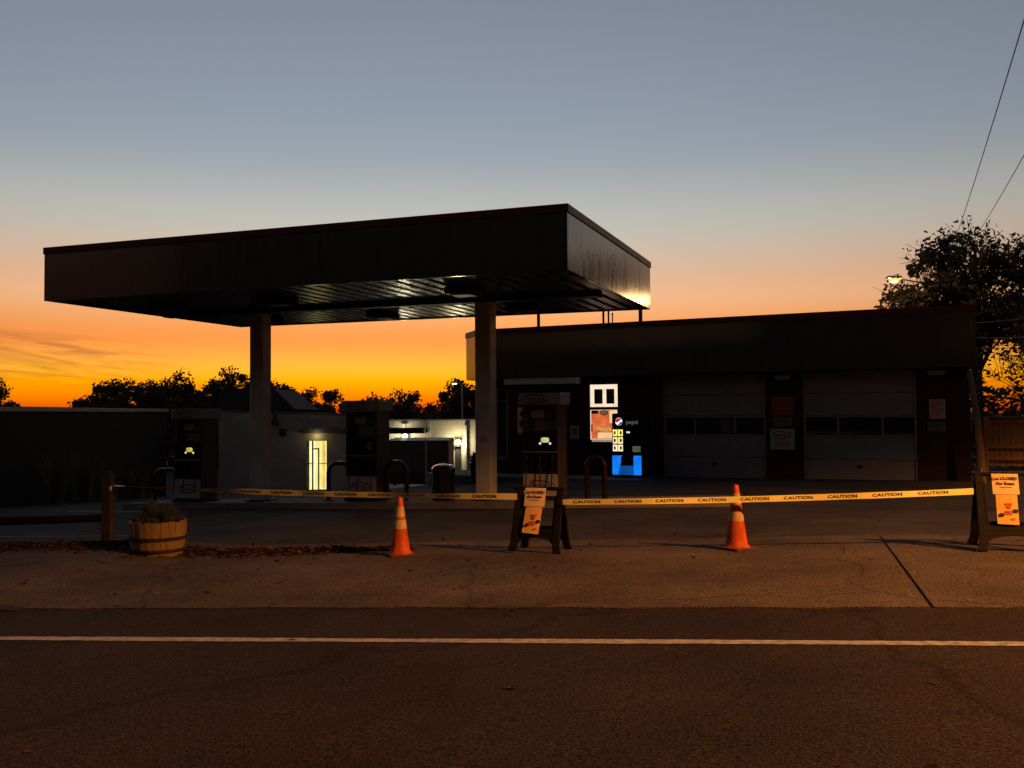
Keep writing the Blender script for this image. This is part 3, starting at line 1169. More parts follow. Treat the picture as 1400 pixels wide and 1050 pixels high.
def overhead_door(a, b, label):
    d = thing('tmp', label, 'x')
    del d['category']
    d.name = 'overhead_door'
    d.parent = garage
    d['label'] = label
    hs = (2.6 - ZF) / 5
    for k in range(5):
        z0, z1 = ZF + k * hs + .004, ZF + (k + 1) * hs - .004
        if k != 2:
            s = box('door_section', M['gdoor'], d, a + .02, b - .02, .06, .11, z0, z1, .006)
        else:
            w = b - a - .04
            fr = MB()
            xs = [a + .02, a + .02 + w * .31, a + .02 + w * .71, b - .02]
            fr.box(a + .02, b - .02, .06, .11, z0, z0 + .05, .004).box(a + .02, b - .02, .06, .11, z1 - .05, z1, .004)
            for i, xx in enumerate(xs):
                fr.box(max(a + .02, xx - .025), min(b - .02, xx + .025) if i < 3 else b - .02, .06, .11, z0 + .051, z1 - .051, .003)
            s = obj('door_section', fr, M['gdoor'], d)
            for i in range(3):
                box('pane', M['glass'], s, xs[i] + .026, xs[i + 1] - .026, .075, .083, z0 + .052, z1 - .052, 0)
    for xx in (a, b):
        box('track_frame', M['frame'], d, xx - .025 if xx == b else xx - .005, xx + .005 if xx == b else xx + .025, -.006, .058, ZF, 2.6, .004)
    box('door_handle', M['black'], d, (a + b) / 2 - .06, (a + b) / 2 + .06, .03, .058, .14, .2, .006)


overhead_door(1.06, 3.85, 'grey sectional overhead door next to the drinks machine')
overhead_door(4.85, 7.55, 'grey sectional overhead door at the right end')

# shop window
wn_ = box('shop_window', M['frame'], garage, -4.249, -4.21, .06, .11, .221, 2.319, .004)
wn_['label'] = 'tall dark shop window with pale mullion'
box('mullion', M['sign_w'], wn_, -3.90, -3.842, .05, .112, .221, 2.319, .003)
box('rail', M['frame'], wn_, -4.209, -3.901, .06, .11, .221, .26, .003)
box('rail', M['frame'], wn_, -4.209, -3.901, .06, .11, 2.28, 2.319, .003)
box('rail', M['frame'], wn_, -4.209, -3.901, .06, .11, 1.93, 1.96, .003)
box('pane', M['glass'], wn_, -4.208, -3.902, .08, .088, .262, 1.929, 0)
box('pane', M['glass'], wn_, -4.208, -3.902, .08, .088, 1.961, 2.279, 0)
box('sill', M['conc'], wn_, -4.245, -3.845, -.05, .055, .17, .219, .008)

# lit shop door: transom over a glazed door with a back-lit poster
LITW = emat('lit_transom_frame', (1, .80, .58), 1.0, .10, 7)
LITO = emat('backlit_orange_poster', (1, .20, .065), .72, .35, 4)
LITY = emat('backlit_cream_print', (1, .62, .30), .95, .2, 6)
LITG = emat('backlit_gold_letters', (.85, .52, .12), .75, .2, 9)
LITP = emat('backlit_pale_border', (1, .78, .62), 1.0, .1, 9)
LITGR = emat('lit_shelf_edge', (.42, .46, .38), .6, .3, 6)
door = box('shop_door', M['darkmetal'], garage, -1.215, -1.175, .03, .10, ZF, 2.395, .004)
door['label'] = 'lit shop door with back-lit orange poster'
box('jamb', M['darkmetal'], door, -.315, -.275, .03, .10, ZF, 2.395, .004)
box('transom_bar', M['darkmetal'], door, -1.174, -.316, .03, .10, 1.66, 1.735, .004)
tr = MB()
ta, tb, t0, t1 = -1.172, -.318, 1.74, 2.385
tr.box(ta, ta + .12, .07, .10, t0, t1).box(tb - .11, tb, .07, .10, t0, t1)
tm = (ta + tb) / 2 + .01
tr.box(ta + .121, tm - .055, .07, .10, t0, t0 + .09).box(ta + .121, tm - .055, .07, .10, t1 - .13, t1)
tr.box(tm + .055, tb - .111, .07, .10, t0, t0 + .09).box(tm + .055, tb - .111, .07, .10, t1 - .13, t1)
tr.box(tm - .054, tm + .054, .07, .10, t0, t1)
tw = obj('transom_window', tr, LITW, door)
box('pane', M['glass'], tw, ta + .121, tm - .056, .082, .09, t0 + .091, t1 - .131, 0)
box('pane', M['glass'], tw, tm + .056, tb - .111, .082, .09, t0 + .091, t1 - .131, 0)
ps = box('window_poster', LITO, door, -1.15, -.345, .075, .085, .82, 1.645, 0)
box('border', LITP, ps, -1.172, -1.152, .074, .086, .80, 1.655, 0)
box('border', LITP, ps, -1.15, -.345, .074, .086, .80, .818, 0)
box('border', LITP, ps, -1.15, -.345, .074, .086, 1.6455, 1.655, 0)
box('cream_print', LITY, ps, -.58, -.35, .070, .0745, 1.27, 1.635, 0)
box('gold_print', LITY, ps, -.95, -.36, .071, .0745, .84, 1.0, 0)
text('lettering', "Perry's", .16, LITG, ps, (-.77, .069, 1.10), shear=.2, ext=.001, bold=.006)
text('lettering', "GAS & GRILL", .06, M['brown_ink'], ps, (-.66, .068, .90), ext=.001, bold=.001) if False else None
box('dark_notice', M['ink'], ps, -1.14, -.93, .068, .073, 1.545, 1.635, 0)
ov = [(-.75 + .125 * math.cos(2 * math.pi * k / 24), 1.57 + .075 * math.sin(2 * math.pi * k / 24)) for k in range(24)]
ovo = obj('oval_sign', MB().plate(ov, .066, .0705), M['ink'], ps)
ov2 = [(-.75 + .105 * math.cos(2 * math.pi * k / 24), 1.57 + .055 * math.sin(2 * math.pi * k / 24)) for k in range(24)]
obj('oval_inlay', MB().plate(ov2, .0635, .0655), emat('dim_oval_print', (.5, .30, .10), .30, .4, 30), ovo)
box('door_pull', M['black'], door, -1.135, -1.10, .02, .06, 1.02, 1.24, .006)
box('glass_panel', M['glass'], door, -1.174, -.316, .06, .066, .3, .78, 0) if False else None
box('kick_panel', M['darkmetal'], door, -1.174, -.316, .05, .09, ZF + .01, .66, .004)
box('mail_ledge', LITGR, door, -1.13, -.40, .055, .10, .735, .785, .004)

# things fixed to the store wall
def wall_item(name, label, cat, t0, t1, z0, z1, mat, y=0.):
    cx = (t0 + t1) / 2
    w, h = (t1 - t0) / 2, (z1 - z0) / 2
    p = OG + G1 * cx + G2 * y
    o = thing(name, label, cat, (p.x, p.y, (z0 + z1) / 2), R(YAW_G))
    box('board', mat, o, -w, w, -.022, -.004, -h, h, .003)
    return o, w, h


o, w, h = wall_item('wall_sign', 'red-orange board above two white boards between the overhead doors', 'sign', 4.03, 4.60, 1.47, 1.97, M['sign_o'])
o, w, h = wall_item('wall_sign', 'small pale board of fine print between the overhead doors', 'sign', 4.08, 4.55, 1.185, 1.435, M['sign_w'])
o.children[0].data.materials[0] = M['pumpg']
for k in range(4):
    box('print_line', M['ink'], o, -.19, .19 - .06 * (k % 2), -.0245, -.0225, .075 - .05 * k, .09 - .05 * k, 0)
o, w, h = wall_item('wall_sign', 'large square white board with brown logo between the overhead doors', 'sign', 3.98, 4.61, .575, 1.125, M['sign_w'])
text('lettering', "Perry's", .17, M['brown_ink'], o, (-.03, -.024, .10), shear=.25, ext=.0008, bold=.003)
swoosh(M['brown_ink'], o, (0, -.0238, .10), (R(90), 0, 0), .58, .22)
for k in range(3):
    box('print_line', M['brown_ink'], o, -.2, .2, -.0245, -.0225, -.07 - .06 * k, -.05 - .06 * k, 0)
o, w, h = wall_item('wall_sign', 'dim reddish notice right of the last overhead door', 'sign', 7.85, 8.215, 1.37, 1.855, pmat('faded_red_sign', (.42, .24, .20), .6))
for k in range(6):
    box('print_line', M['brown_ink'], o, -.15, .15 - .05 * (k % 3), -.0245, -.0225, .17 - .06 * k, .19 - .06 * k, 0)
o, w, h = wall_item('wall_sign', 'grey notice of fine print below the reddish notice', 'sign', 7.805, 8.21, 1.065, 1.295, M['pumpg'])
for k in range(4):
    box('print_line', M['ink'], o, -.16, .15 - .05 * (k % 2), -.0245, -.0225, .06 - .045 * k, .075 - .045 * k, 0)
o, w, h = wall_item('wall_poster', 'small framed poster left of the lit shop door', 'poster', -1.77, -1.50, .82, 1.20, M['sign_w'])
box('picture', M['sign_o'], o, -.08, .08, -.0245, -.0225, -.08, .12, 0)
o, w, h = wall_item('wall_banner', 'tall faded banner on the brick left of the right hand pump', 'banner', -3.50, -3.15, .95, 1.75, pmat('banner_cloth', (.55, .33, .16), .7, var=.4, scale=6))
for k, (zz, rr) in enumerate(((.2, .09), (-.1, .12))):
    obj('emblem', MB().plate([(rr * math.cos(a * .3), zz + rr * math.sin(a * .3)) for a in range(21)], -.0245, -.0225), M['brown_ink'], o)
for k, (tt, zz) in enumerate(((4.34, 2.48), (8.03, 2.52))):
    p = OG + G1 * tt + G2 * -.02
    lf = thing('wall_light', ('unlit grey wall light above the boards between the overhead doors', 'unlit grey wall light above the reddish notice')[k],
               'wall light', (p.x, p.y, zz), R(YAW_G), 'unlit wall lights under the fascia')
    box('housing', M['frame'], lf, -.2, .2, -.16, -.01, -.04, .05, .01)
    box('diffuser', M['sign_w'], lf, -.17, .17, -.14, -.03, -.075, -.041, .01)

# vent stacks on the roof
for k, (tt, yv, hh, rr) in enumerate(((-3.35, 1.2, .95, .05), (-1.5, 2.0, 1.1, .035), (-1.33, 2.0, 1.1, .03), (-1.2, 2.0, .85, .02), (-.15, 1.6, 1.2, .06))):
    p = OG + G1 * tt + G2 * yv
    v = thing('vent_pipe', ('vent pipe nearest the canopy column on the garage roof', 'left of the three clustered vent pipes on the garage roof',
                            'middle of the three clustered vent pipes on the garage roof', 'short thin right pipe of the vent pipe cluster',
                            'thick rightmost vent pipe on the garage roof')[k], 'vent pipe', (p.x, p.y, 3.75), 0, 'vent pipes on the garage roof')
    obj('stack', MB().tube([(0, 0, -.0), (0, 0, hh)], rr, 10), M['darkmetal'], v, True)
    obj('flashing', MB().lathe([(rr * 2.6, 0), (rr * 1.1, .12)], 12), M['roof'], v)
    obj('cap', MB().lathe([(rr * 1.5, hh + .001), (rr * 1.5, hh + .03), (rr * .4, hh + .06)], 10), M['darkmetal'], v)

# store walk with rounded corner
walk = MB()
pts = [(1.0, -.003), (-4.42, -.003), (-5.6, 1.15), (-6.3, .5)]
for k in range(9):
    a = R(200 + k * 70 / 8)
    pts.append((-5.1 + 1.3 * math.cos(a), -.1 + 1.3 * math.sin(a)))
pts += [(-4.9, -1.42), (1.0, -1.42)]
pts = pts[::-1]
walk.prism(list(reversed([(x, y) for x, y in reversed(pts)])), -.9, ZF - .01)
wo = struct(obj('store_walk', walk, M['conc'], loc=(OG.x, OG.y, 0), rot=(0, 0, R(YAW_G))))

# ------------------------------------------------------------------ drinks machine
p = OG + G1 * .235 + G2 * -.42
vm = thing('drinks_machine', 'black drinks vending machine with glowing blue lower panel', 'vending machine', (p.x, p.y, ZF - .01), R(YAW_G))
VW = .44
box('cabinet', M['black'], vm, -VW, VW, -.28, .36, .06, 1.78, .02)
for sx in (-1, 1):
    for sy in (-.2, .28):
        obj('foot', MB().lathe([(.03, 0), (.025, .058)], 8, Matrix.Translation((sx * .36, sy, 0))), M['darkmetal'], vm)
fd = box('front_door', pmat('machine_front', (.012, .012, .014), .18, var=.2), vm, -VW + .01, VW - .01, -.33, -.282, .08, 1.77, .012)
BLUE = emat('lit_blue_panel', (.004, .21, .93), .95, .22, 3.5)
BLUE2 = emat('lit_blue_panel_dim', (.003, .10, .46), .6, .3, 4)
obj('blue_panel', MB().plate([(-.42, .09), (-.25, .09), (-.13, .62), (-.42, .62)][::1], -.345, -.332), BLUE, fd)
obj('blue_panel', MB().plate([(.20, .09), (.42, .09), (.42, .62), (.20, .62)], -.345, -.332), BLUE, fd)
obj('blue_panel', MB().plate([(-.249, .09), (.199, .09), (.199, .34), (-.192, .34)], -.345, -.332), BLUE2, fd)
sl = box('dispenser_slot', M['dark'], fd, -.17, .17, -.350, -.334, .342, .60, .01)
box('slot_lip', M['steel'], sl, .172, .186, -.358, -.346, .40, .52, .003)
BTN = [emat('lit_button_%d' % k, c, 1.15, .35, 30) for k, c in enumerate(((1, .86, .16), (1, .74, .34), (1, .84, .50)))]
for r in range(3):
    for c in range(2):
        xx = -.335 + c * .155
        b = box('selection_button', BTN[r], fd, xx - .068, xx + .068, -.342, -.331, 1.155 - .21 * r, 1.335 - .21 * r, .02)
        obj('can_picture', MB().plate([(xx + .03 * math.cos(a * .5) + (.012 if c else -.01), 1.245 - .21 * r + .055 * math.sin(a * .5)) for a in range(13)], -.3445, -.3425),
            pmat('can_print', ((.55, .5, .03), (.25, .13, .02), (.42, .36, .10))[r], .5), b)
PRED = emat('emblem_red', (.72, .012, .02), .85)
PWHT = emat('emblem_white', (1, .97, .95), 1.15)
PBLU = emat('emblem_blue', (.0, .06, .30), .6)
# round red, white and blue emblem with the wavy white band
cxg, czg, rg = -.225, 1.555, .105
wave = lambda t, o: o + .030 * math.sin(t * 3.0 - .4) + .20 * t * rg
nseg = 28
def globe_band(lo, hi, mat, yf):
    mb = MB()
    cols = []
    for i in range(nseg + 1):
        t = -1 + 2 * i / nseg
        half = rg * math.sqrt(max(0, 1 - t * t))
        a = max(-half, min(half, lo(t)))
        b_ = max(-half, min(half, hi(t)))
        cols.append((cxg + t * rg, czg + a, czg + b_))
    for x_, a, b_ in cols:
        mb.v += [(x_, yf, a), (x_, yf, b_)]
    for i in range(nseg):
        mb.f.append((2 * i, 2 * i + 2, 2 * i + 3, 2 * i + 1))
    return mb
gl = obj('emblem', globe_band(lambda t: -1, lambda t: 1, PWHT, -.336), PWHT, fd)
obj('emblem_red_half', globe_band(lambda t: wave(t, .012), lambda t: rg * .93 * math.sqrt(max(0, 1 - t * t)) if abs(t) < .93 else 0, PRED, -.338), PRED, gl)
obj('emblem_blue_half', globe_band(lambda t: -rg * .93 * math.sqrt(max(0, 1 - t * t)) if abs(t) < .93 else 0, lambda t: wave(t, -.05) if abs(t) < .93 else 0, PBLU, -.338), PBLU, gl)
text('lettering', 'pepsi', .17, emat('dim_white_letters', (.6, .62, .6), .16), fd, (.16, -.336, 1.54), ext=.001, bold=.001)
box('coin_panel', M['darkmetal'], fd, .06, .16, -.342, -.331, .72, 1.33, .006)
box('front_highlight', emat('highlight_glow', (.75, .85, .8), .9), fd, .0, .10, -.346, -.3425, 1.235, 1.285, .01)  # white highlight on the front, put in as a small glowing plate
box('product_window', emat('dim_product_window', (.22, .30, .16), .28, .6, 18), fd, .17, .40, -.338, -.331, .72, .88, .01)

# dark plant in a pot by the store corner
pp = thing('potted_plant', 'dark leafy plant in a tall pot beside the right canopy column', 'plant', (-1.02, 27.2, G(-1.02, 27.2)), 0)
obj('pot', MB().lathe([(.13, 0), (.15, .03), (.20, .52), (.22, .54), (.22, .58), (.19, .58), (.18, .54)], 18, cap1=True), M['pot'], pp, True)
rnd = random.Random(5)
mb = MB()
for k in range(150):
    a = rnd.uniform(0, 6.28)
    r0 = rnd.uniform(0, .1)
    l = rnd.uniform(.22, .44)
    el = rnd.uniform(.15, 1.4)
    d = Vector((math.cos(a) * math.cos(el), math.sin(a) * math.cos(el), math.sin(el)))
    b0 = Vector((math.cos(a) * r0, math.sin(a) * r0, .57))
    w = Vector((-math.sin(a), math.cos(a), 0)) * rnd.uniform(.02, .035)
    m1 = b0 + d * l * .6
    e = b0 + d * l + Vector((0, 0, -.10 * l))
    mb.add([b0 - w * .3, b0 + w * .3, m1 + w, e, m1 - w], [(0, 1, 2, 4), (4, 2, 3)])
obj('foliage', mb, M['needle'], pp)

# ------------------------------------------------------------------ traffic cones
def cone(label, x, y, h, collars, rot, lean=0.):
    t = thing('traffic_cone', label, 'traffic cone', (x, y, G(x, y) + apron_off(to_uv(x, y)[0]) + .002), rot, 'traffic cones on the drive')
    hb = .17 * h / .7
    base = MB()
    base.box(-hb, hb, -hb, hb, 0, .022, .006)
    obj('base', base, M['rubber'], t)
    z0 = .0225
    r0, r1 = .125 * h / .7, .028 * h / .7
    rad = lambda z: lerp(r0, r1, (z - z0) / (h - z0))
    prof = [(r0 + .022, z0), (r0 + .012, z0 + .012), (rad(z0 + .03), z0 + .03)]
    for k in range(1, 13):
        z = lerp(z0 + .03, h - .008, k / 12)
        prof.append((rad(z), z))
    prof += [(r1 * .75, h), (r1 * .55, h - .004), (r1 * .5, h - .05)]
    obj('cone_body', MB().lathe(prof, 32, cap0=False), M['cone'], t, True)
    for (a, b) in collars:
        z_a, z_b = a * h, b * h
        obj('reflective_collar', MB().lathe([(rad(z_a) + .0022, z_a), (rad(z_b) + .0022, z_b)], 32, cap0=False, cap1=False), M['collar'], t, True)
    return t


cone('orange traffic cone with two pale collars left of the middle sign', -1.294, 10.945, .66, ((.46, .61), (.66, .84)), R(24))
cone('orange traffic cone standing behind the tape between the two signs', 2.458, 10.506, .70, ((.44, .58), (.70, .87)), R(33))

# ------------------------------------------------------------------ A-frame signs
def aframe(name, label, x, y, rz, w, h, spread, seed):
    u, v = to_uv(x, y)
    t = thing(name, label, 'sign', (x, y, 0), rz, 'folding signs with closure notices')
    ang_ = math.atan2(spread / 2, h)
    t.location.z = G(x, y) + apron_off(u) + .004 - h * (1 - math.cos(ang_)) + .022 * math.sin(ang_)
    for sgn, nm in ((-1, 'front'), (1, 'rear')):
        Mx = Matrix.Translation((0, 0, h)) @ Matrix.Rotation(sgn * -ang_ * -1 if False else sgn * ang_, 4, 'X') @ Matrix.Translation((0, 0, -h))
        for sx in (-1, 1):
            poly = [(sx * (w / 2 - .065), h), (sx * (w / 2), h), (sx * (w / 2 + .01), .10), (sx * (w / 2 + .035), .0),
                    (sx * (w / 2 - .055), .0), (sx * (w / 2 - .075), .12), (sx * (w / 2 - .062), .24)]
            if sx > 0:
                poly = poly[::-1]
            lg = MB().plate(poly[::-1] if True else poly, -.022, .022, Mx)
            obj('leg', lg, M['signp'], t)
        rl = MB()
        rl.plate([(-w / 2 + .063, .21), (w / 2 - .063, .21), (w / 2 - .063, .265), (-w / 2 + .063, .265)], -.018, .018, Mx)
        arch = [(-w / 2 + .074, .115)]
        n = 10
        top = [(-w / 2 + .064, .209), (w / 2 - .064, .209)]
        low = []
        for k in range(n + 1):
            tt = k / n
            low.append((lerp(-w / 2 + .075, w / 2 - .075, tt), .10 + .065 * math.sin(math.pi * tt) ** .5))
        rl.plate(low + top[::-1], -.014, .014, Mx)
        obj('cross_rail', rl, M['signp'], t)
        for xa in (-w / 2 + .066, w / 2 - .09):
            obj('inner_edge', MB().box(xa, xa + .024, -.012, .012, .266, h - .09, .004, Mx), M['signp'], t)
    obj('top_bar', MB().box(-w / 2 - .03, w / 2 + .03, -.03, .03, h - .03, h + .014, .012), M['signp'], t)
    return t, ang_, h


def sheet_paper(name, mat, parent, x0, x1, z0, z1, ang_, h, off, curl, tilt=0.):
    """sheet of paper hung on the front of the frame; slightly curled"""
    mb = MB()
    nx_, nz_ = 6, 10
    zc = z1
    for lay in (0, .0006):
        for j in range(nz_ + 1):
            for i in range(nx_ + 1):
                tx, tz = i / nx_, j / nz_
                xx = lerp(x0, x1, tx) + tilt * (lerp(z0, z1, tz) - zc)
                zz = lerp(z0, z1, tz) - tilt * (lerp(x0, x1, tx) - (x0 + x1) / 2)
                yy_ = -(h - zz) * math.tan(ang_) - off - curl * (1 - tz) ** 2 - .006 * math.sin(tx * 3.1) + lay
                mb.v.append((xx, yy_, zz))
    s = nx_ + 1
    o = s * (nz_ + 1)
    for j in range(nz_):
        for i in range(nx_):
            a = j * s + i
            mb.f.append((a, a + 1, a + s + 1, a + s))
            mb.f.append((o + a, o + a + s, o + a + s + 1, o + a + 1))
    ob = obj(name, mb, mat, parent, True)
    return ob


def paper_pt(z, ang_, h, off):
    return -(h - z) * math.tan(ang_) - off


def notices(t, ang_, h, cx, poster_tilt):
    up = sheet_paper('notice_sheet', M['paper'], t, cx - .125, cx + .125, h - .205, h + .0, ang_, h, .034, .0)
    lp = sheet_paper('poster_sheet', M['poster'], t, cx - .10, cx + .10, h - .50, h - .19, ang_, h, .030, .015, poster_tilt)
    tilt = ang_
    def put(nm, body, size, z, mat, par, bold, dx=0., extra=0.):
        return text(nm, body, size, mat, par, (cx + dx, paper_pt(z, ang_, h, .0445 + extra), z), rot=(R(90) - tilt, 0, 0), ext=.0006, bold=bold)
    put('lettering', 'Lot CLOSED', .043, h - .048, M['ink'], up, .0012)
    put('lettering', 'For Event', .043, h - .098, M['ink'], up, .0012)
    put('lettering', '- - - - - - -', .03, h - .133, M['brown_ink'], up, .001) if False else None
    z = h - .135
    yq = paper_pt(z, ang_, h, .0425)
    box('print_line', M['brown_ink'], up, cx - .055, cx + .055, yq - .0006, yq, z - .003, z + .003, 0)
    def blot(x0, x1, z0, z1, mat):
        zc = (z0 + z1) / 2
        yq = paper_pt(zc, ang_, h, .041 + .014 * (1 - (zc - (h - .5)) / .31) ** 2 + .004)
        Mx = Matrix.Translation((0, yq, zc)) @ Matrix.Rotation(-tilt, 4, 'X') @ Matrix.Translation((0, 0, -zc))
        obj('print_block', MB().box(cx + x0, cx + x1, -.0006, .0, z0, z1, 0, Mx), mat, lp)
    blot(-.085, -.045, h - .425, h - .39, M['ink'])
    blot(.045, .09, h - .385, h - .35, M['ink'])
    blot(-.04, .035, h - .405, h - .385, M['poster_red'])
    blot(-.03, .03, h - .38, h - .365, M['poster_red'])
    blot(-.02, .045, h - .31, h - .29, M['poster_red'])
    blot(.0, .03, h - .345, h - .315, M['poster_red'])
    blot(-.02, .0, h - .33, h - .32, M['poster_red'])
    blot(.02, .06, h - .455, h - .44, M['poster_red'])


sC, aC, hC = aframe('folding_sign', 'black folding sign with paper notice, between the two cones', .31, 10.90, R(-22), .56, .735, .42, 1)
notices(sC, aC, hC, -.035, .06)
sR, aR, hR = aframe('folding_sign', 'dark folding sign with paper notice at the right edge', 5.16, 9.90, R(-15.7), .66, .82, .60, 2)
notices(sR, aR, hR, -.055, .03)


# ------------------------------------------------------------------ caution tape
def tape(label, A, B, sag, tw0, tw1, width, pitch, s0, seed):
    A, B = Vector(A), Vector(B)
    Lh = (B - A).length
    d = (B - A)
    dh = Vector((d.x, d.y, 0)).normalized()
    nrm = Vector((dh.y, -dh.x, 0))              # toward the camera
    def P(s, w, off=0.):
        t = s / Lh
        c = A.lerp(B, t) + Vector((0, 0, -sag * 4 * t * (1 - t)))
        tw = lerp(tw0, tw1, smooth(t * 1.6)) + .22 * math.sin(t * 9 + seed) + .12 * math.sin(t * 23 + seed * 2) + .06 * math.sin(t * 61 + seed)
        up = Vector((0, 0, math.cos(tw))) + nrm * math.sin(tw)
        n = nrm * math.cos(tw) - Vector((0, 0, math.sin(tw)))
        return c + up * w + n * off
    n = int(Lh / .05)
    mb = MB()
    for k in range(n + 1):
        s = Lh * k / n
        mb.v += [tuple(P(s, -width / 2)), tuple(P(s, width / 2))]
    for k in range(n):
        mb.f.append((2 * k, 2 * k + 2, 2 * k + 3, 2 * k + 1))
    t = tag(obj('caution_tape', mb, M['tape'], None, True), label, 'caution tape', 'caution tape across the drive')
    me0 = text('w', 'CAUTION', width * .70, None, None, None, bold=.0016, spacing=1.06, ext=0)
    xs = [v.co.x for v in me0.vertices]
    sc_ = (pitch * .66) / (max(xs) - min(xs))
    s = s0
    while s < Lh - pitch * .3:
        me = me0.copy()
        for v in me.vertices:
            ss = min(Lh, max(0, s + v.co.x * sc_))
            v.co = P(ss, v.co.y * .95, .0015)
        me.materials.append(M['tape_ink'])
        obj('lettering', me, None, t)
        s += pitch
    return t


tape('yellow caution tape from the fence post to the middle sign', (-5.23, 12.47, .675), (.05, 10.78, .648), .03, 1.25, .30, .072, .44, .75, 1)
tape('yellow caution tape stretched from the middle sign to the right sign', (.56, 10.68, .592), (4.80, 9.93, .748), .022, .22, -.18, .066, .455, .27, 2)

# ------------------------------------------------------------------ left: fence post, barrel, leaves
gz = G(-5.3, 12.49)
fencep = thing('post_and_rail_fence', 'weathered wooden post with low rail at the left edge', 'fence', (-5.3, 12.49, gz), R(-6))
mb = MB()
prof = [(-.062, -.06), (.064, -.064), (.066, .06), (-.06, .064)]
mb.prism(prof, -.1, 1.02)
mb.prism([(x * .85, y * .85) for x, y in prof], 1.0201, 1.045)
obj('post', mb, M['wood'], fencep)
for k, (xa, xb, za, zb) in enumerate(((-2.9, -.064, .40, .44),)):
    obj('rail', MB().tube([(xa, 0, za - .03), (lerp(xa, xb, .5), .01, (za + zb) / 2 - .03), (xb, 0, zb)], [.05, .058, .05], 7), M['rail'], fencep, True)
mb = MB()
mb.prism([(x - 2.98, y) for x, y in prof], -.2, 1.0)
obj('post', mb, M['wood'], fencep)
obj('tape_knot', MB().box(.055, .085, -.075, -.045, .80, .86, .008), M['tape'], fencep)

bx_, by_ = -4.30, 11.56
bz = G(bx_, by_) + .005
barrel = thing('barrel_planter', 'half barrel wooden planter with dark iron hoops by the fence post', 'planter', (bx_, by_, bz), .2)
ns = 24
r_b, r_t, hB = .275, .335, .45
for k in range(ns):
    a0, a1 = 2 * math.pi * k / ns + .006, 2 * math.pi * (k + 1) / ns - .006
    rnd = random.Random(k)
    dz = rnd.uniform(-.008, .008)
    dr = rnd.uniform(-.003, .003)
    mb = MB()
    rows = [(0, r_b), (.15, r_b + .032), (.3, r_b + .052), (hB + dz, r_t)]
    for z, r in rows:
        for (aa, rr) in ((a0, r + dr), (a1, r + dr), (a1, r - .03), (a0, r - .03)):
            mb.v.append((rr * math.cos(aa), rr * math.sin(aa), z))
    for i in range(3):
        for j in range(4):
            j2 = (j + 1) % 4
            mb.f.append((i * 4 + j, i * 4 + j2, i * 4 + 4 + j2, i * 4 + 4 + j))
    mb.f.append((12, 13, 14, 15))
    mb.f.append((3, 2, 1, 0))
    obj('stave', mb, M['stave'], barrel)
for z in (.105, .25):
    rr = r_b + (.032 * z / .15 if z < .15 else .032 + .02 * (z - .15) / .15) + .004
    obj('iron_hoop', MB().lathe([(rr, z - .02), (rr + .006, z - .02), (rr + .009, z + .02), (rr + .003, z + .02)], 36, cap0=False, cap1=False), M['iron'], barrel)
obj('soil', MB().lathe([(.30, .38), (.2, .41), (.05, .42)], 20), M['soil'], barrel)
rnd = random.Random(11)
shrub = thing('dwarf_conifer', 'dark spreading dwarf conifer growing in the barrel planter', 'shrub', (bx_, by_, bz + .43), 0)
mb = MB()
tw = MB()
for k in range(120):
    a = rnd.uniform(0, 6.28)
    el = math.asin(rnd.uniform(.05, .98))
    l = rnd.uniform(.20, .37) * (1.04 - .04 * el)
    d = Vector((math.cos(a) * math.cos(el), math.sin(a) * math.cos(el), math.sin(el) * .92))
    e = d * l
    tw.tube([(0, 0, -.03), tuple(e * .5 + Vector((0, 0, -.01))), tuple(e)], [.007, .004, .002], 4)
    for q in range(60):
        t = rnd.uniform(.2, 1.04)
        b0 = e * t + Vector((rnd.gauss(0, .012), rnd.gauss(0, .012), rnd.gauss(0, .012)))
        dd = Vector((rnd.gauss(0, 1), rnd.gauss(0, 1), rnd.gauss(.1, 1))).normalized() * .9 + d * .35
        dd = dd.normalized() * rnd.uniform(.016, .034)
        w = dd.orthogonal().normalized() * .0036
        mb.add([b0 - w, b0 + w, b0 + dd], [(0, 1, 2)])
obj('twigs', tw, M['bark'], shrub)
obj('needles', mb, M['needle'], shrub)

rnd = random.Random(3)
mb = MB()
for k in range(5200):
    u = rnd.uniform(-9.5, -3.1)
    ctr = 10.95
    spread = lerp(.34, .05, smooth((u + 5.9) / 2.5))
    v = ctr + rnd.gauss(0, 1) * spread * .75 + .05 * math.sin(u * 3)
    if rnd.random() < .035:
        u, v = rnd.uniform(-9, 8), rnd.uniform(4.0, 12.5)
        if rnd.random() < .6:
            u, v = rnd.uniform(-9, -1), rnd.uniform(8, 12.5)
    x, y = uv(u, v)
    hh = max(0, 1 - abs(v - ctr) / (spread + .02)) * .07
    z = G(x, y) + (apron_off(u) if v > V_EDGE else 0) + .006 + rnd.random() * hh
    if v > V_BACK:
        z = G(x, y) + .006 + rnd.random() * hh
    s = rnd.uniform(.022, .05)
    Mx = Matrix.Translation((x, y, z)) @ Matrix.Rotation(rnd.uniform(0, 6.28), 4, 'Z') @ Matrix.Rotation(rnd.gauss(0, .45), 4, 'X')
    c = rnd.uniform(.0, .5) * s
    mb.add([(-s, 0, c), (0, -s * .6, 0), (s, 0, c * .8), (0, s * .6, 0)], [(0, 1, 3), (1, 2, 3)], Mx)
lv = obj('fallen_leaves', mb, M['leaf_dry'])
lv['kind'] = 'stuff'
lv['label'] = 'brown fallen leaves drifted along the edge of the lot'
lv['category'] = 'leaves'

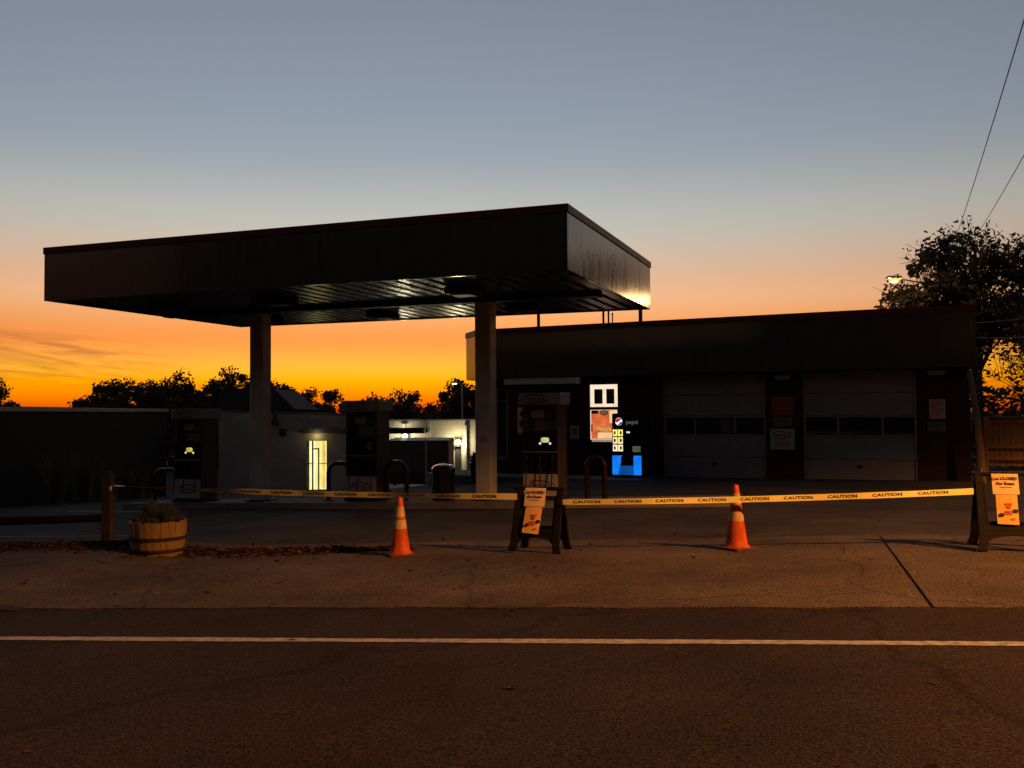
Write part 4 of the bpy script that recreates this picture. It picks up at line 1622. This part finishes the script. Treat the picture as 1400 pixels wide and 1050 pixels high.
# ------------------------------------------------------------------ left dark building and grasses
wa, wb = Vector((-14.45, 24.0, 0)), Vector((-15.45, 42.5, 0))
ang_w = math.atan2((wb - wa).y, (wb - wa).x)
Lw = (wb - wa).length
lb = thing('long_dark_building', 'long low dark building with pale roof edge along the left', 'building', (wa.x, wa.y, 0), ang_w)
box('wall', M['dark_wall'], lb, 0, Lw, 0, 7.5, -3.2, 1.70, 0)
box('parapet_cap', M['cap'], lb, -.08, Lw + .08, -.10, 7.6, 1.703, 1.85, .02)
box('roof_deck', M['roof'], lb, 0.1, Lw - .1, .2, 7.3, 1.851, 1.87, 0)
rnd = random.Random(8)
for k, (X, Y, H, lab) in enumerate(((-13.55, 28.4, 1.75, 'clump of tall grass against the dark building, nearest'), (-13.75, 30.6, 1.95, 'clump of tall grass against the dark building, tallest'),
                              (-13.9, 33.0, 1.6, 'clump of tall grass against the dark building, third along'), (-14.1, 36.0, 1.5, 'clump of tall grass against the dark building, farthest'))):
    gr = MB()
    for q in range(230):
        a = rnd.uniform(0, 6.28)
        r0 = rnd.uniform(0, .22)
        l = H * rnd.uniform(.55, 1)
        lean = rnd.uniform(.05, .42)
        dx, dy = math.cos(a), math.sin(a)
        w = Vector((-dy, dx, 0)) * .010
        prev = None
        for j in range(5):
            t = j / 4
            p_ = Vector((dx * (r0 + lean * l * t * t), dy * (r0 + lean * l * t * t), l * t * (1 - .18 * lean * t)))
            ww = w * (1 - .8 * t)
            cur = (p_ - ww, p_ + ww)
            if prev:
                gr.add([prev[0], prev[1], cur[1], cur[0]], [(0, 1, 2, 3)])
            prev = cur
    g_ = tag(obj('tall_grass', gr, M['grass'], loc=(X, Y, G(X, Y) - .02)), lab, 'grass', 'tall grass clumps by the dark building')

# ------------------------------------------------------------------ white building behind the pumps
wbld = thing('white_block_building', 'low white painted block building with lit glass door behind the pumps', 'building', (-7.62, 44.0, 0), 0)
zb = -2.4
LX0 = -5.95                                     # left wing runs from here to 0 (local), at y=0
dl, dr_ = -9.549 + 7.62, -8.536 + 7.62
parapet = lambda x: 1.52 + (-x / 5.75) * .22
def wallpoly(xa, xb, z0, za, zb_, nm='wall', y0=0., y1=.3, mat=None):
    obj(nm, MB().plate([(xa, z0), (xb, z0), (xb, zb_), (xa, za)], y0, y1), mat or M['white_block'], wbld)
wallpoly(LX0, dl, zb, parapet(LX0), parapet(dl))
wallpoly(dl + .001, dr_ - .001, .335, parapet(dl), parapet(dr_), y0=.002)
wallpoly(dr_, 0, zb, parapet(dr_), parapet(0))
obj('coping', MB().plate([(LX0 - .05, parapet(LX0) + .002), (.05, parapet(0) + .002), (.05, parapet(0) + .07), (LX0 - .05, parapet(LX0) + .07)], -.05, .34), M['cap'], wbld)
wallpoly(0.001, 6.6, zb, 1.22, 1.22, y0=2.0, y1=2.3)
box('coping', M['cap'], wbld, 0, 6.65, 1.95, 2.34, 1.223, 1.29, .005)
box('return_wall', M['white_block'], wbld, -.3, -.001, .301, 2.0, zb, 1.3, 0)
box('end_wall', M['white_block'], wbld, LX0, LX0 + .3, .301, 12, zb, 1.5, 0)
box('roof_deck', M['roof'], wbld, LX0 + .31, -.31, .32, 12, .95, 1.05, 0)
box('roof_deck', M['roof'], wbld, -.30, 6.6, 2.35, 12, .95, 1.05, 0)
box('lintel_ledge', M['cap'], wbld, -9.78 + 7.62, -.02, -.16, -.002, .70, .93, .01)
# lit glazed door
LITD = emat('lit_interior_wall', (1, .86, .30), 1.15, .16, 1.6)
dd = box('glass_door', M['darkmetal'], wbld, dl + .002, dl + .05, .02, .10, -1.98, .333, .004)
dd['label'] = 'brightly lit glazed door of the white building'
box('jamb', M['frame'], dd, dr_ - .05, dr_ - .002, .02, .10, -1.98, .333, .004)
box('jamb', M['darkmetal'], dd, dl + .28, dl + .34, .02, .10, -1.98, .333, .004)
box('jamb', M['darkmetal'], dd, dl + .56, dl + .61, .02, .10, -1.98, -.06, .004)
box('head_rail', M['darkmetal'], dd, dl + .341, dl + .61, .02, .10, -.059, 0, .004)
box('mid_rail', M['darkmetal'], dd, dl + .051, dl + .279, .03, .09, -.72, -.69, .003)
box('mid_rail', M['darkmetal'], dd, dl + .611, dr_ - .051, .03, .09, -.72, -.69, .003)
box('threshold', M['darkmetal'], dd, dl + .051, dr_ - .051, -.02, .10, -1.98, -1.92, .003)
box('interior_wall', LITD, dd, dl + .002, dr_ - .002, .75, .80, -1.98, .333, 0)
box('interior_curtain', emat('lit_interior_cream', (1, .95, .55), 1.3, .1, 3), dd, dl + .12, dl + .30, .55, .6, -1.9, .32, 0)
box('interior_curtain', emat('lit_interior_amber', (1, .70, .14), .95, .2, 3), dd, dl + .66, dl + .80, .55, .6, -1.9, .32, 0)
box('pane', bpy.data.materials.new('clear_glass'), dd, dl + .051, dr_ - .051, .055, .06, -1.92, .33, 0)
mg = bpy.data.materials['clear_glass']
mg.use_nodes = True
_n, _l = mg.node_tree.nodes, mg.node_tree.links
_t = _n.new('ShaderNodeBsdfTransparent')
_g = _n.new('ShaderNodeBsdfGlossy')
_g.inputs['Roughness'].default_value = .03
_m = _n.new('ShaderNodeMixShader')
_m.inputs[0].default_value = .06
_l.new(_t.outputs[0], _m.inputs[1])
_l.new(_g.outputs[0], _m.inputs[2])
_l.new(_m.outputs[0], _n['Material Output'].inputs['Surface'])

dn = box('added_downlight', M['darkmetal'], wbld, -1.5, -1.3, -.12, -.04, .66, .699, .004)  # unseen fixture, added to brighten the wall round the door
box('lens', M['sign_w'], dn, -1.46, -1.34, -.11, -.05, .652, .659, .002)
_dl = bpy.data.lights.new('added_downlight', 'POINT')
_dl.energy = .45 * LK
_dl.color = (1, .82, .35)
_dl.shadow_soft_size = .06
_do = bpy.data.objects.new('glow', _dl)
COL.objects.link(_do)
_do.parent = dn
_do.location = (-1.4, -.25, .58)

# porch roof, posts and lamps of the right wing
box('porch_roof', M['siding'], wbld, 1.2, 3.45, .9, 1.98, .63, .90, .01)
box('downspout', M['sign_w'], wbld, 3.55, 3.68, 1.86, 1.97, zb, 1.12, .01)
box('downspout', M['sign_w'], wbld, 5.30, 5.42, 1.86, 1.97, zb, 1.0, .01)
ed = box('side_door', M['siding'], wbld, 4.86, 5.14, 1.93, 1.99, -1.9, .02, .01)
box('door_hood', M['siding'], ed, 4.72, 5.10, 1.80, 1.929, -.05, .06, .01)


def lamp(name, label, loc, power, col, em, r=.07, kind='wall'):
    t = thing(name, label, 'lamp', loc, 0)
    obj('bulb', MB().lathe([(.02, -r), (r * .8, -r * .6), (r, 0), (r * .8, r * .6), (.02, r)], 14), em, t, True)
    if kind == 'wall':
        obj('bracket', MB().box(-.05, .05, .10, .19, -.05, .12, .01).box(-.12, .12, -.1, .15, .075, .10, .006), M['darkmetal'], t)
    l = bpy.data.lights.new(name, 'POINT')
    l.energy = power * LK
    l.color = col
    l.shadow_soft_size = .1
    lo = bpy.data.objects.new('glow', l)
    COL.objects.link(lo)
    lo.parent = t
    lo.location = (0, -.22, -.02)
    return t


lamp('porch_lamp', 'bright porch lamp on the white wall above the dumpster', (-5.15, 45.75, .50), 9, (1, .90, .58), E_WARM, .13)
lamp('wall_lamp', 'bright lamp on the white wall above the narrow dark door', (-2.60, 45.80, .20), 13, (1, .88, .52), E_WARM, .13)
lamp('soffit_lamp', 'small lamp over the porch roof lighting a strip of wall', (-5.2, 45.80, 1.0), 2.0, (1, .9, .6), E_WARM, .03)
wl_ = thing('barn_lamp', 'dark conical lamp shade high on the white wall near the left column', 'lamp', (-10.93, 43.82, 1.14), 0)
obj('shade', MB().lathe([(.20, 0), (.13, .22), (.05, .5), (.03, .6)], 18, cap0=False), M['darkmetal'], wl_, True)
obj('arm', MB().tube([(0, 0, .58), (0, .08, .62), (0, .18, .55)], .02, 6), M['darkmetal'], wl_, True)
mt = thing('electric_meter', 'small dark meter box below the conical lamp shade', 'meter', (-10.6, 43.98, .78), 0)
obj('dial', MB().lathe([(.13, 0), (.13, .08), (.09, .12)], 16, Matrix.Rotation(R(90), 4, 'X')), M['darkmetal'], mt, True)
obj('backplate', MB().box(-.16, .16, -.03, .015, -.2, .12, .01), M['darkmetal'], mt)

# dumpster
dz = G(-3.9, 40)
du = thing('dumpster', 'dark metal dumpster in front of the lit white wall', 'dumpster', (-3.86, 40.3, dz), R(-3))
side = [(-.85, .18), (.75, .18), (.95, .62), (.95, 1.88), (-.95, 1.95), (-.95, .5)]
mb = MB()
n = len(side)
for xx in (-1.28, 1.28):
    for y_, z_ in side:
        mb.v.append((xx, -y_, z_))
mb.f.append(tuple(range(n)))
mb.f.append(tuple(reversed(range(n, 2 * n))))
for k in range(n):
    k2 = (k + 1) % n
    mb.f.append((k2, k, n + k, n + k2))
obj('body', mb, M['dump'], du)
for k in range(2):
    a = -1.27 + k * 1.28
    obj('lid', MB().plate([(a, 0), (a + 1.26, 0), (a + 1.26, .03), (a, .03)], 0, 1.95,
        Matrix.Translation((0, -.98, 1.89)) @ Matrix.Rotation(R(2.1), 4, 'X')), M['black'], du)
for xx in (-1.05, -.35, .35, 1.05):
    box('rib', M['dump'], du, xx - .04, xx + .04, -1.0, -.952, .66, 1.84, .006)
for xx in (-1.0, 1.0):
    for y_ in (-.6, .6):
        obj('caster', MB().lathe([(.09, -.03), (.09, .03)], 12, Matrix.Translation((xx, y_, .09)) @ Matrix.Rotation(R(90), 4, 'Y')), M['black'], du)
box('skid', M['dump'], du, -1.2, 1.2, -.7, .7, .10, .179, .01)
wp = thing('marker_post', 'thin white post standing in front of the dumpster', 'post', (-3.5, 38.6, G(-3.5, 38.6)), 0)
obj('shaft', MB().tube([(0, 0, 0), (0, 0, 1.78)], .045, 10), M['sign_w'], wp, True)
obj('cap', MB().lathe([(.05, 1.7801), (.05, 1.80), (.02, 1.83)], 10), M['sign_w'], wp)

# lamp post behind the white building
lp_ = thing('lamp_post', 'slim pale lamp post with lit head rising behind the white building', 'lamp post', (-2.63, 50, G(-2.63, 50)), 0)
gz = -G(-2.63, 50)
obj('pole', MB().tube([(0, 0, 0), (0, 0, gz + 3.05)], [.07, .045], 10), M['sign_w'], lp_, True)
obj('arm', MB().tube([(0, 0, gz + 3.0), (-.12, 0, gz + 3.14), (-.3, 0, gz + 3.18)], .03, 8), M['sign_w'], lp_, True)
hd = obj('head', MB().box(-.55, -.25, -.12, .12, gz + 3.14, gz + 3.22, .03), M['frame'], lp_)
obj('lens', MB().box(-.52, -.28, -.10, .10, gz + 3.10, gz + 3.139, .01), E_WARM, lp_)

# ------------------------------------------------------------------ house behind
hs = thing('distant_house', 'dark house with sloping shingle roof behind the white building', 'house', (-15.2, 55, G(-15.2, 55)), 0)
hz = -G(-15.2, 55)
box('wall', M['siding'], hs, -1.75, 2.3, 0, 6, 0, hz + 1.9, 0)
mb = MB()
mb.add([(-1.75, -.3, hz + 1.9), (2.75, -.4, hz + 1.85), (2.75, 6.4, hz + 1.85), (-1.75, 6.3, hz + 1.9), (1.35, .35, hz + 3.05), (1.35, 5.6, hz + 3.05), (-1.75, .3, hz + 3.05), (-1.75, 5.6, hz + 3.05)],
       [(0, 1, 4, 6), (1, 2, 5, 4), (2, 3, 7, 5), (3, 0, 6, 7), (6, 4, 5, 7)])
obj('roof', mb, M['shingle'], hs)
w_ = box('window', M['frame'], hs, -.9, .1, -.05, -.002, hz - 1.2, hz + .2, .01)
box('pane', M['glass'], w_, -.85, .05, -.06, -.052, hz - 1.15, hz + .15, 0)


# ------------------------------------------------------------------ trees
def tree(name, label, X, Y, ztop, zlow, rx, nclump, nleaf, leaf, seed, mat, group=None, sparse=.0, tr_=.16, ry=None, zbase=None):
    rnd = random.Random(seed)
    zb_ = G(X, Y) if zbase is None else zbase
    t = thing(name, label, 'tree', (X, Y, zb_), 0, group)
    H = ztop - zb_
    cz = (ztop + zlow) / 2 - zb_
    rz = (ztop - zlow) / 2
    ry = ry or rx * .9
    tk = MB()
    zt = cz + rz * .45
    trunk = [(0, 0, -.2), (rnd.uniform(-.1, .1), 0, cz * .4), (rnd.uniform(-.2, .2), rnd.uniform(-.2, .2), cz), (rnd.uniform(-.3, .3), 0, zt)]
    tk.tube(trunk, [tr_ * 1.25, tr_, tr_ * .65, tr_ * .2], 7)
    centers = []
    for k in range(nclump):
        for _ in range(30):
            p = Vector((rnd.uniform(-1, 1), rnd.uniform(-1, 1), rnd.uniform(-1, 1)))
            if .30 < p.length < 1:
                break
        f = 1 + .16 * math.sin(3 * math.atan2(p.y, p.x) + seed) + .12 * math.sin(5 * p.z + seed * 1.7)
        c = Vector((p.x * rx * f, p.y * ry * f, cz + p.z * rz * (.92 + .08 * f)))
        c.z = min(c.z, H)
        centers.append(c)
    for c in centers:
        a = rnd.uniform(.35, .95)
        i = 1 if a < .6 else 2
        b0 = Vector(trunk[i]).lerp(Vector(trunk[i + 1]), rnd.random())
        if b0.z > c.z:
            b0 = Vector(trunk[1]).lerp(Vector(trunk[2]), rnd.random())
        mid = b0.lerp(c, .5) + Vector((rnd.gauss(0, .1), rnd.gauss(0, .1), rnd.gauss(.05, .1))) * rx
        tk.tube([b0, mid, c], [tr_ * .33, tr_ * .18, tr_ * .05], 5, False)
        for q in range(6):
            e = c + Vector((rnd.gauss(0, 1), rnd.gauss(0, 1), rnd.gauss(.3, 1))).normalized() * rx * rnd.uniform(.2, .5)
            tk.tube([mid.lerp(c, .6), e], [tr_ * .10, tr_ * .04], 3, False)
    obj('trunk', tk, M['bark'], t)
    lf = MB()
    for c in centers:
        rc = rx * rnd.uniform(.18, .42)
        nl = int(nleaf * rnd.uniform(.35 if sparse else .7, 1.3))
        for q in range(nl):
            p = Vector((rnd.gauss(0, .5), rnd.gauss(0, .5), rnd.gauss(0, .42)))
            if p.length > 1.05:
                p *= 1.05 / p.length * rnd.uniform(.6, 1)
            p = p * rc
            pos = c + p
            a = Vector((rnd.gauss(0, 1), rnd.gauss(0, 1), rnd.gauss(0, 1))).normalized()
            b = a.orthogonal().normalized()
            s = leaf * rnd.uniform(.6, 1.35)
            lf.add([pos - a * s, pos - b * s * .72, pos + a * s, pos + b * s * .72], [(0, 1, 2, 3)])
    obj('crown', lf, mat, t)
    return t


tree('maple_tree', 'large dark leafy tree rising over the right end of the garage', 21.4, 43.6, 9.85, 4.4, 2.95, 80, 100, .125, 21, M['tree'], tr_=.24)
tree('maple_tree', 'rounded dark tree behind the lit street lamp', 18.75, 42.6, 8.5, 2.2, 2.05, 62, 100, .12, 22, M['tree'], tr_=.18)
tree('maple_tree', 'thin-leaved tree at the right edge with sky showing through', 24.6, 44, 9.2, 3.4, 2.6, 55, 55, .13, 23, M['tree'], sparse=1, tr_=.2)
tree('maple_tree', 'small sparse tree low beside the garage corner', 21.6, 38.5, 6.4, 1.6, 2.0, 46, 24, .10, 24, M['tree'], sparse=1, tr_=.12)

far = [  # pixel column is only a comment: X, Y, ztop, zlow, rx, leaves, seed, label
    (-40.5, 74, 4.6, -1.0, 1.6, 60, 'dark tree cut off by the left edge of the picture'),
    (-32.6, 72, 2.7, -1.6, 1.1, 50, 'low bush at the left end of the far tree line'),
    (-31.5, 74, 4.0, -1.4, 1.3, 60, 'first taller tree of the far left tree line'),
    (-29.3, 74, 4.5, -1.4, 1.5, 75, 'dense pointed tree of the far left tree line'),
    (-27.9, 76, 4.2, -1.2, 1.5, 70, 'rounded tree left of the leftmost pump topper'),
    (-25.8, 74, 4.55, -1.2, 1.6, 50, 'thin tree just above the leftmost pump topper'),
    (-23.6, 76, 4.75, -1.2, 1.5, 34, 'sparse tree right of the leftmost pump topper'),
    (-21.6, 74, 5.0, -1.2, 1.5, 60, 'tallest far tree left of the left column'),
    (-19.9, 76, 4.4, -1.2, 1.3, 60, 'far tree half hidden by the left column'),
    (-17.3, 76, 4.3, -1.4, 1.3, 60, 'rounded far tree right of the left column'),
    (-15.9, 74, 3.2, -1.6, 1.2, 30, 'sparse low tree above the lit glass door'),
    (-14.6, 76, 3.5, -1.6, 1.0, 40, 'small far tree left of the middle pump'),
    (-11.2, 74, 2.9, -1.8, 1.5, 70, 'dark rounded tree behind the middle pump topper'),
    (-8.4, 74, 3.2, -1.8, 1.3, 55, 'far tree right of the middle pump topper'),
    (-6.8, 72, 2.4, -2.0, 1.4, 80, 'low dense tree above the porch'),
    (-5.0, 74, 3.3, -1.8, 1.2, 35, 'thin far tree left of the slim lamp post'),
    (-3.9, 72, 4.2, -1.8, 1.4, 75, 'dark tree behind the slim lamp post'),
    (-2.2, 74, 3.9, -1.8, 1.4, 70, 'dark tree behind the right canopy column'),
    (-30.4, 71, 3.1, -1.6, 1.3, 45, 'low tree in the first gap of the far left tree line'),
    (-26.9, 71, 3.3, -1.6, 1.3, 40, 'low sparse tree behind the leftmost pump topper'),
    (-24.7, 71, 3.4, -1.6, 1.3, 36, 'low tree just right of the leftmost pump topper'),
    (-22.5, 71, 3.7, -1.6, 1.3, 45, 'low tree touching the dark house roof on its left'),
    (-18.5, 78, 3.6, -1.6, 1.2, 36, 'low far tree over the right slope of the dark house roof'),
    (-13.2, 71, 2.5, -1.8, 1.2, 45, 'lowest bush just left of the middle pump topper'),
    (-9.8, 71, 2.6, -1.8, 1.3, 40, 'low bush at the right edge of the middle pump topper'),
    (-7.6, 70, 2.6, -1.8, 1.2, 36, 'low sparse tree over the porch of the white building'),
]
for k, (X, Y, zt, zl, rx, nl, lab) in enumerate(far):
    tree('far_tree', lab, X, Y, zt, zl, rx * 1.4, 50, int(nl * 1.9), .115, 100 + k, M['tree_far'], 'far tree line', sparse=1 if nl < 50 else 0, tr_=.12)
# the undergrowth beneath them reads as one mass
rnd = random.Random(77)
mb = MB()
for k in range(15000):
    X = rnd.uniform(-52, 30)
    Y = rnd.uniform(66, 70)
    top = .9 + .5 * math.sin(X * .8) + .35 * math.sin(X * 2.1 + 1) + (.8 if X > 12 else 0)
    z = rnd.uniform(-3.2, top)
    pos = Vector((X, Y, z))
    a = Vector((rnd.gauss(0, 1), rnd.gauss(0, 1), rnd.gauss(0, 1))).normalized()
    b = a.orthogonal().normalized()
    s = rnd.uniform(.14, .36)
    mb.add([pos - a * s, pos - b * s * .6, pos + a * s, pos + b * s * .6], [(0, 1, 2, 3)])
hd_ = obj('undergrowth', mb, M['tree_far'])
hd_['kind'] = 'stuff'
hd_['label'] = 'dark undergrowth along the far edge of the lot'
hd_['category'] = 'bushes'

# hedge behind the wooden fence
rnd = random.Random(78)
hg = thing('evergreen_hedge', 'tall black evergreen hedge behind the wooden fence', 'hedge', (17.5, 31, G(17.5, 31)), 0)
mb = MB()
for k in range(9000):
    X = rnd.uniform(-4.5, 7)
    top = 2.75 + .25 * math.sin(X * 1.7) + .15 * math.sin(X * 4.1)
    z = rnd.uniform(0, top)
    pos = Vector((X, rnd.uniform(-.8, .8) * (1 - .5 * z / 3), z))
    a = Vector((rnd.gauss(0, 1), rnd.gauss(0, 1), rnd.gauss(0, 1))).normalized()
    b = a.orthogonal().normalized()
    s = rnd.uniform(.06, .15)
    mb.add([pos - a * s, pos - b * s * .6, pos + a * s, pos + b * s * .6], [(0, 1, 2, 3)])
obj('foliage', mb, M['needle'], hg)
for k in range(8):
    obj('stem', MB().tube([(-4 + k * 1.4, 0, -.1), (-4 + k * 1.4, .05, 2.2)], [.06, .03], 6), M['bark'], hg)

# ------------------------------------------------------------------ right: wooden fence, leaning post, poles, wires
fa, fb = Vector((12.78, 25.9, 0)), Vector((21.5, 22.6, 0))
fl = (fb - fa).length
fz = G(12.78, 25.9) + .15
fe = thing('board_fence', 'cedar board fence lit orange beside the garage corner', 'fence', (fa.x, fa.y, fz), math.atan2(fb.y - fa.y, fb.x - fa.x))
rnd = random.Random(4)
bw = .14
bmesh_ = [mesh('board', MB().box(0, bw - .012, 0, .022, .12, 1.40 + d, .004)) for d in (0, .012, -.01)]
for b_ in bmesh_:
    b_.materials.append(M['fence'])
for k in range(int(fl / bw)):
    obj('board', bmesh_[rnd.randrange(3)], None, fe, loc=(k * bw, rnd.uniform(-.003, .003), 0), rot=(0, rnd.uniform(-.006, .006), 0))
for z in (.28, .60, 1.28):
    box('rail', M['fence'], fe, -.05, fl, -.062, -.024, z, z + .10, .006)
for k in range(5):
    box('post', M['fence'], fe, k * 2.3 + .02, k * 2.3 + .13, -.125, -.064, -.3, 1.46, .01)
box('cap_rail', M['fence'], fe, -.08, fl, -.10, .06, 1.43, 1.465, .006)
rt = thing('retaining_kerb', 'low concrete ledge under the cedar fence', 'ledge', (fa.x, fa.y, fz), fe.rotation_euler[2])
box('ledge', M['conc'], rt, -.4, fl, -.9, .3, -.55, -.02, .03)

ln = thing('leaning_post', 'thin leaning wooden post at the right corner of the garage', 'post', (10.78, 21.9, G(10.78, 21.9)), 0)
obj('shaft', MB().tube([(0, 0, -.2), (-.03, 0, .8), (-.07, .05, 1.6), (-.19, .1, 2.62)], [.10, .085, .075, .06], 9), M['pole'], ln, True)
obj('reflector', MB().box(-.075, -.035, -.11, -.09, .28, .36, .004), M['sign_w'], ln)


def pole_(name, label, X, Y, ztop, arm, arm_rot, r=.14):
    z0 = G(X, Y)
    t = thing(name, label, 'utility pole', (X, Y, z0), arm_rot)
    H = ztop - z0
    obj('shaft', MB().tube([(0, 0, -.5), (0, 0, H)], [r, r * .7], 12), M['pole'], t, True)
    if arm:
        ca = obj('crossarm', MB().box(-arm, arm, -.16, -.06, H - .6, H - .48, .01), M['pole'], t)
        for xx in (-arm * .9, -arm * .4, arm * .4, arm * .9):
            obj('insulator', MB().lathe([(.03, 0), (.05, .05), (.03, .12), (.01, .14)], 8, Matrix.Translation((xx, -.11, H - .479))), M['darkmetal'], ca)
    return t, H


pole_('utility_pole', 'wooden utility pole with crossarm inside the large tree', 21.0, 44.5, 7.6, .9, R(10))
np_, nH = pole_('utility_pole', 'wooden utility pole on the near side of the road', .6, -5.4, 10.1, 1.2, R(20))
# street lamp (lit) in the tree
sl_ = thing('street_lamp', 'lit orange street lamp shining at the left side of the large tree', 'street lamp', (19.95, 44.2, G(19.95, 44.2)), 0)
gz = -G(19.95, 44.2) - .24
obj('arm', MB().tube([(0, .1, gz + 6.7), (-.8, -.9, gz + 7.2), (-2.0, -2.6, gz + 7.42), (-3.5, -4.0, gz + 7.40)], .035, 8), M['frame'], sl_, True)
obj('pole', MB().tube([(0, .1, 0), (0, .1, gz + 6.75)], [.09, .07], 10), M['frame'], sl_, True)
obj('head', MB().box(-4.1, -3.5, -4.36, -4.04, gz + 7.36, gz + 7.48, .03), M['frame'], sl_)
obj('lens', MB().lathe([(.03, -.17), (.12, -.15), (.20, -.08), (.215, 0), (.15, .05)], 16, Matrix.Translation((-3.80, -4.2, gz + 7.36))), E_SODIUM2, sl_, True)
li = bpy.data.lights.new('street_lamp', 'POINT')
li.energy = 20 * LK
li.color = (1, .62, .25)
li.shadow_soft_size = .15
lo = bpy.data.objects.new('glow', li)
COL.objects.link(lo)
lo.parent = sl_
lo.location = (-3.80, -4.3, gz + 6.95)


def wire(label, pts, r=.012):
    return tag(obj('overhead_wire', MB().tube(pts, r, 5), M['wire']), label, 'wire', 'overhead wires')


def sagged(A, B, sag, n=40):
    A, B = Vector(A), Vector(B)
    return [tuple(A.lerp(B, k / n) + Vector((0, 0, -sag * 4 * (k / n) * (1 - k / n)))) for k in range(n + 1)]


wire('overhead wire reaching highest in the upper right corner', sagged((20.49, 43.5, 9.6), (.3, -5.2, 9.6), .35), .014)
wire('overhead wire leaving the picture a third of the way down the right edge', sagged((21.57, 43.5, 9.86), (.9, -5.2, 7.2), .35), .013)
wire('thin service wire slanting down to the garage corner', sagged((11.25, 23.0, 3.7), (24.5, 34, 7.2), .55), .012)
wire('second thin service wire below the first at the garage corner', sagged((11.25, 23.1, 3.35), (24.5, 34, 6.2), .6), .012)
wire('lowest service wire at the garage corner', sagged((11.25, 23.1, 3.1), (24.5, 34, 5.4), .5), .010)
wire('short overhead wire high at the right edge', sagged((23.6, 43, 9.3), (13.5, 17, 8.4), .5), .012)

# ------------------------------------------------------------------ roadside street lamp that lights the drive (just outside the picture)
LX, LY = 11.6, 2.4
lz = G(LX, LY)
rs = thing('street_lamp', 'roadside street lamp with orange light at the near right', 'street lamp', (LX + 1.6, LY - .6, lz), 0)
obj('pole', MB().tube([(0, 0, 0), (0, 0, 7.6)], [.10, .07], 12), M['frame'], rs, True)
obj('arm', MB().tube([(0, 0, 7.4), (-.7, .25, 7.75), (-1.5, .55, 7.72)], .04, 8), M['frame'], rs, True)
obj('head', MB().box(-1.85, -1.4, .45, .75, 7.62, 7.76, .03), M['frame'], rs)
obj('lens', MB().box(-1.8, -1.45, .50, .70, 7.585, 7.619, .008), E_SODIUM, rs)
ls = bpy.data.lights.new('street_lamp', 'SPOT')
ls.energy = 1650 * LK
ls.color = (1, .36, .055)
ls.spot_size = R(145)
ls.spot_blend = .20
ls.shadow_soft_size = .11
lo = bpy.data.objects.new('glow', ls)
COL.objects.link(lo)
lo.parent = rs
lo.location = (-1.62, .60, 7.54)

# ------------------------------------------------------------------ side street lamp beyond the garage corner (also outside the picture)
l2 = thing('street_lamp', 'side street lamp with orange light to the right of the cedar fence', 'street lamp', (25.5, 17.2, G(25.5, 17.2)), 0)
obj('pole', MB().tube([(0, 0, 0), (0, 0, 6.4)], [.10, .07], 12), M['frame'], l2, True)
obj('arm', MB().tube([(0, 0, 6.2), (-.5, .1, 6.5), (-1.2, .15, 6.48)], .04, 8), M['frame'], l2, True)
obj('head', MB().box(-1.55, -1.1, 0, .3, 6.40, 6.52, .03), M['frame'], l2)
obj('lens', MB().box(-1.5, -1.15, .05, .25, 6.365, 6.399, .008), E_SODIUM, l2)
ls2 = bpy.data.lights.new('street_lamp', 'SPOT')
ls2.energy = 2600 * LK
ls2.color = (1, .42, .07)
ls2.spot_size = R(140)
ls2.spot_blend = .3
ls2.shadow_soft_size = .11
lo = bpy.data.objects.new('glow', ls2)
COL.objects.link(lo)
lo.parent = l2
lo.location = (-1.32, .15, 6.32)

# ------------------------------------------------------------------ brick row added behind the camera to block the low eastern sky
bp_ = uv(0, -13.5)
row = thing('added_brick_row', 'long three-storey brick row added across the road, unseen, to shade the fronts', 'building', (bp_[0], bp_[1], G(*bp_)), math.atan2(RD.y, RD.x))
box('wall', M['brick_d'], row, -45, 45, -9, 0, -1, 13.0, 0)
box('added_row_cornice', M['cap'], row, -45.2, 45.2, -.2, .25, 13.003, 13.4, .03)
for k in range(22):
    a = -43 + 4.0 * k
    for z in (1.0, 5.0, 9.0):
        w_ = box('window', M['darkmetal'], row, a, a + 1.8, .003, .05, z, z + 2.1, .01)
        box('pane', M['glass'], w_, a + .08, a + 1.72, .051, .056, z + .08, z + 2.02, 0)
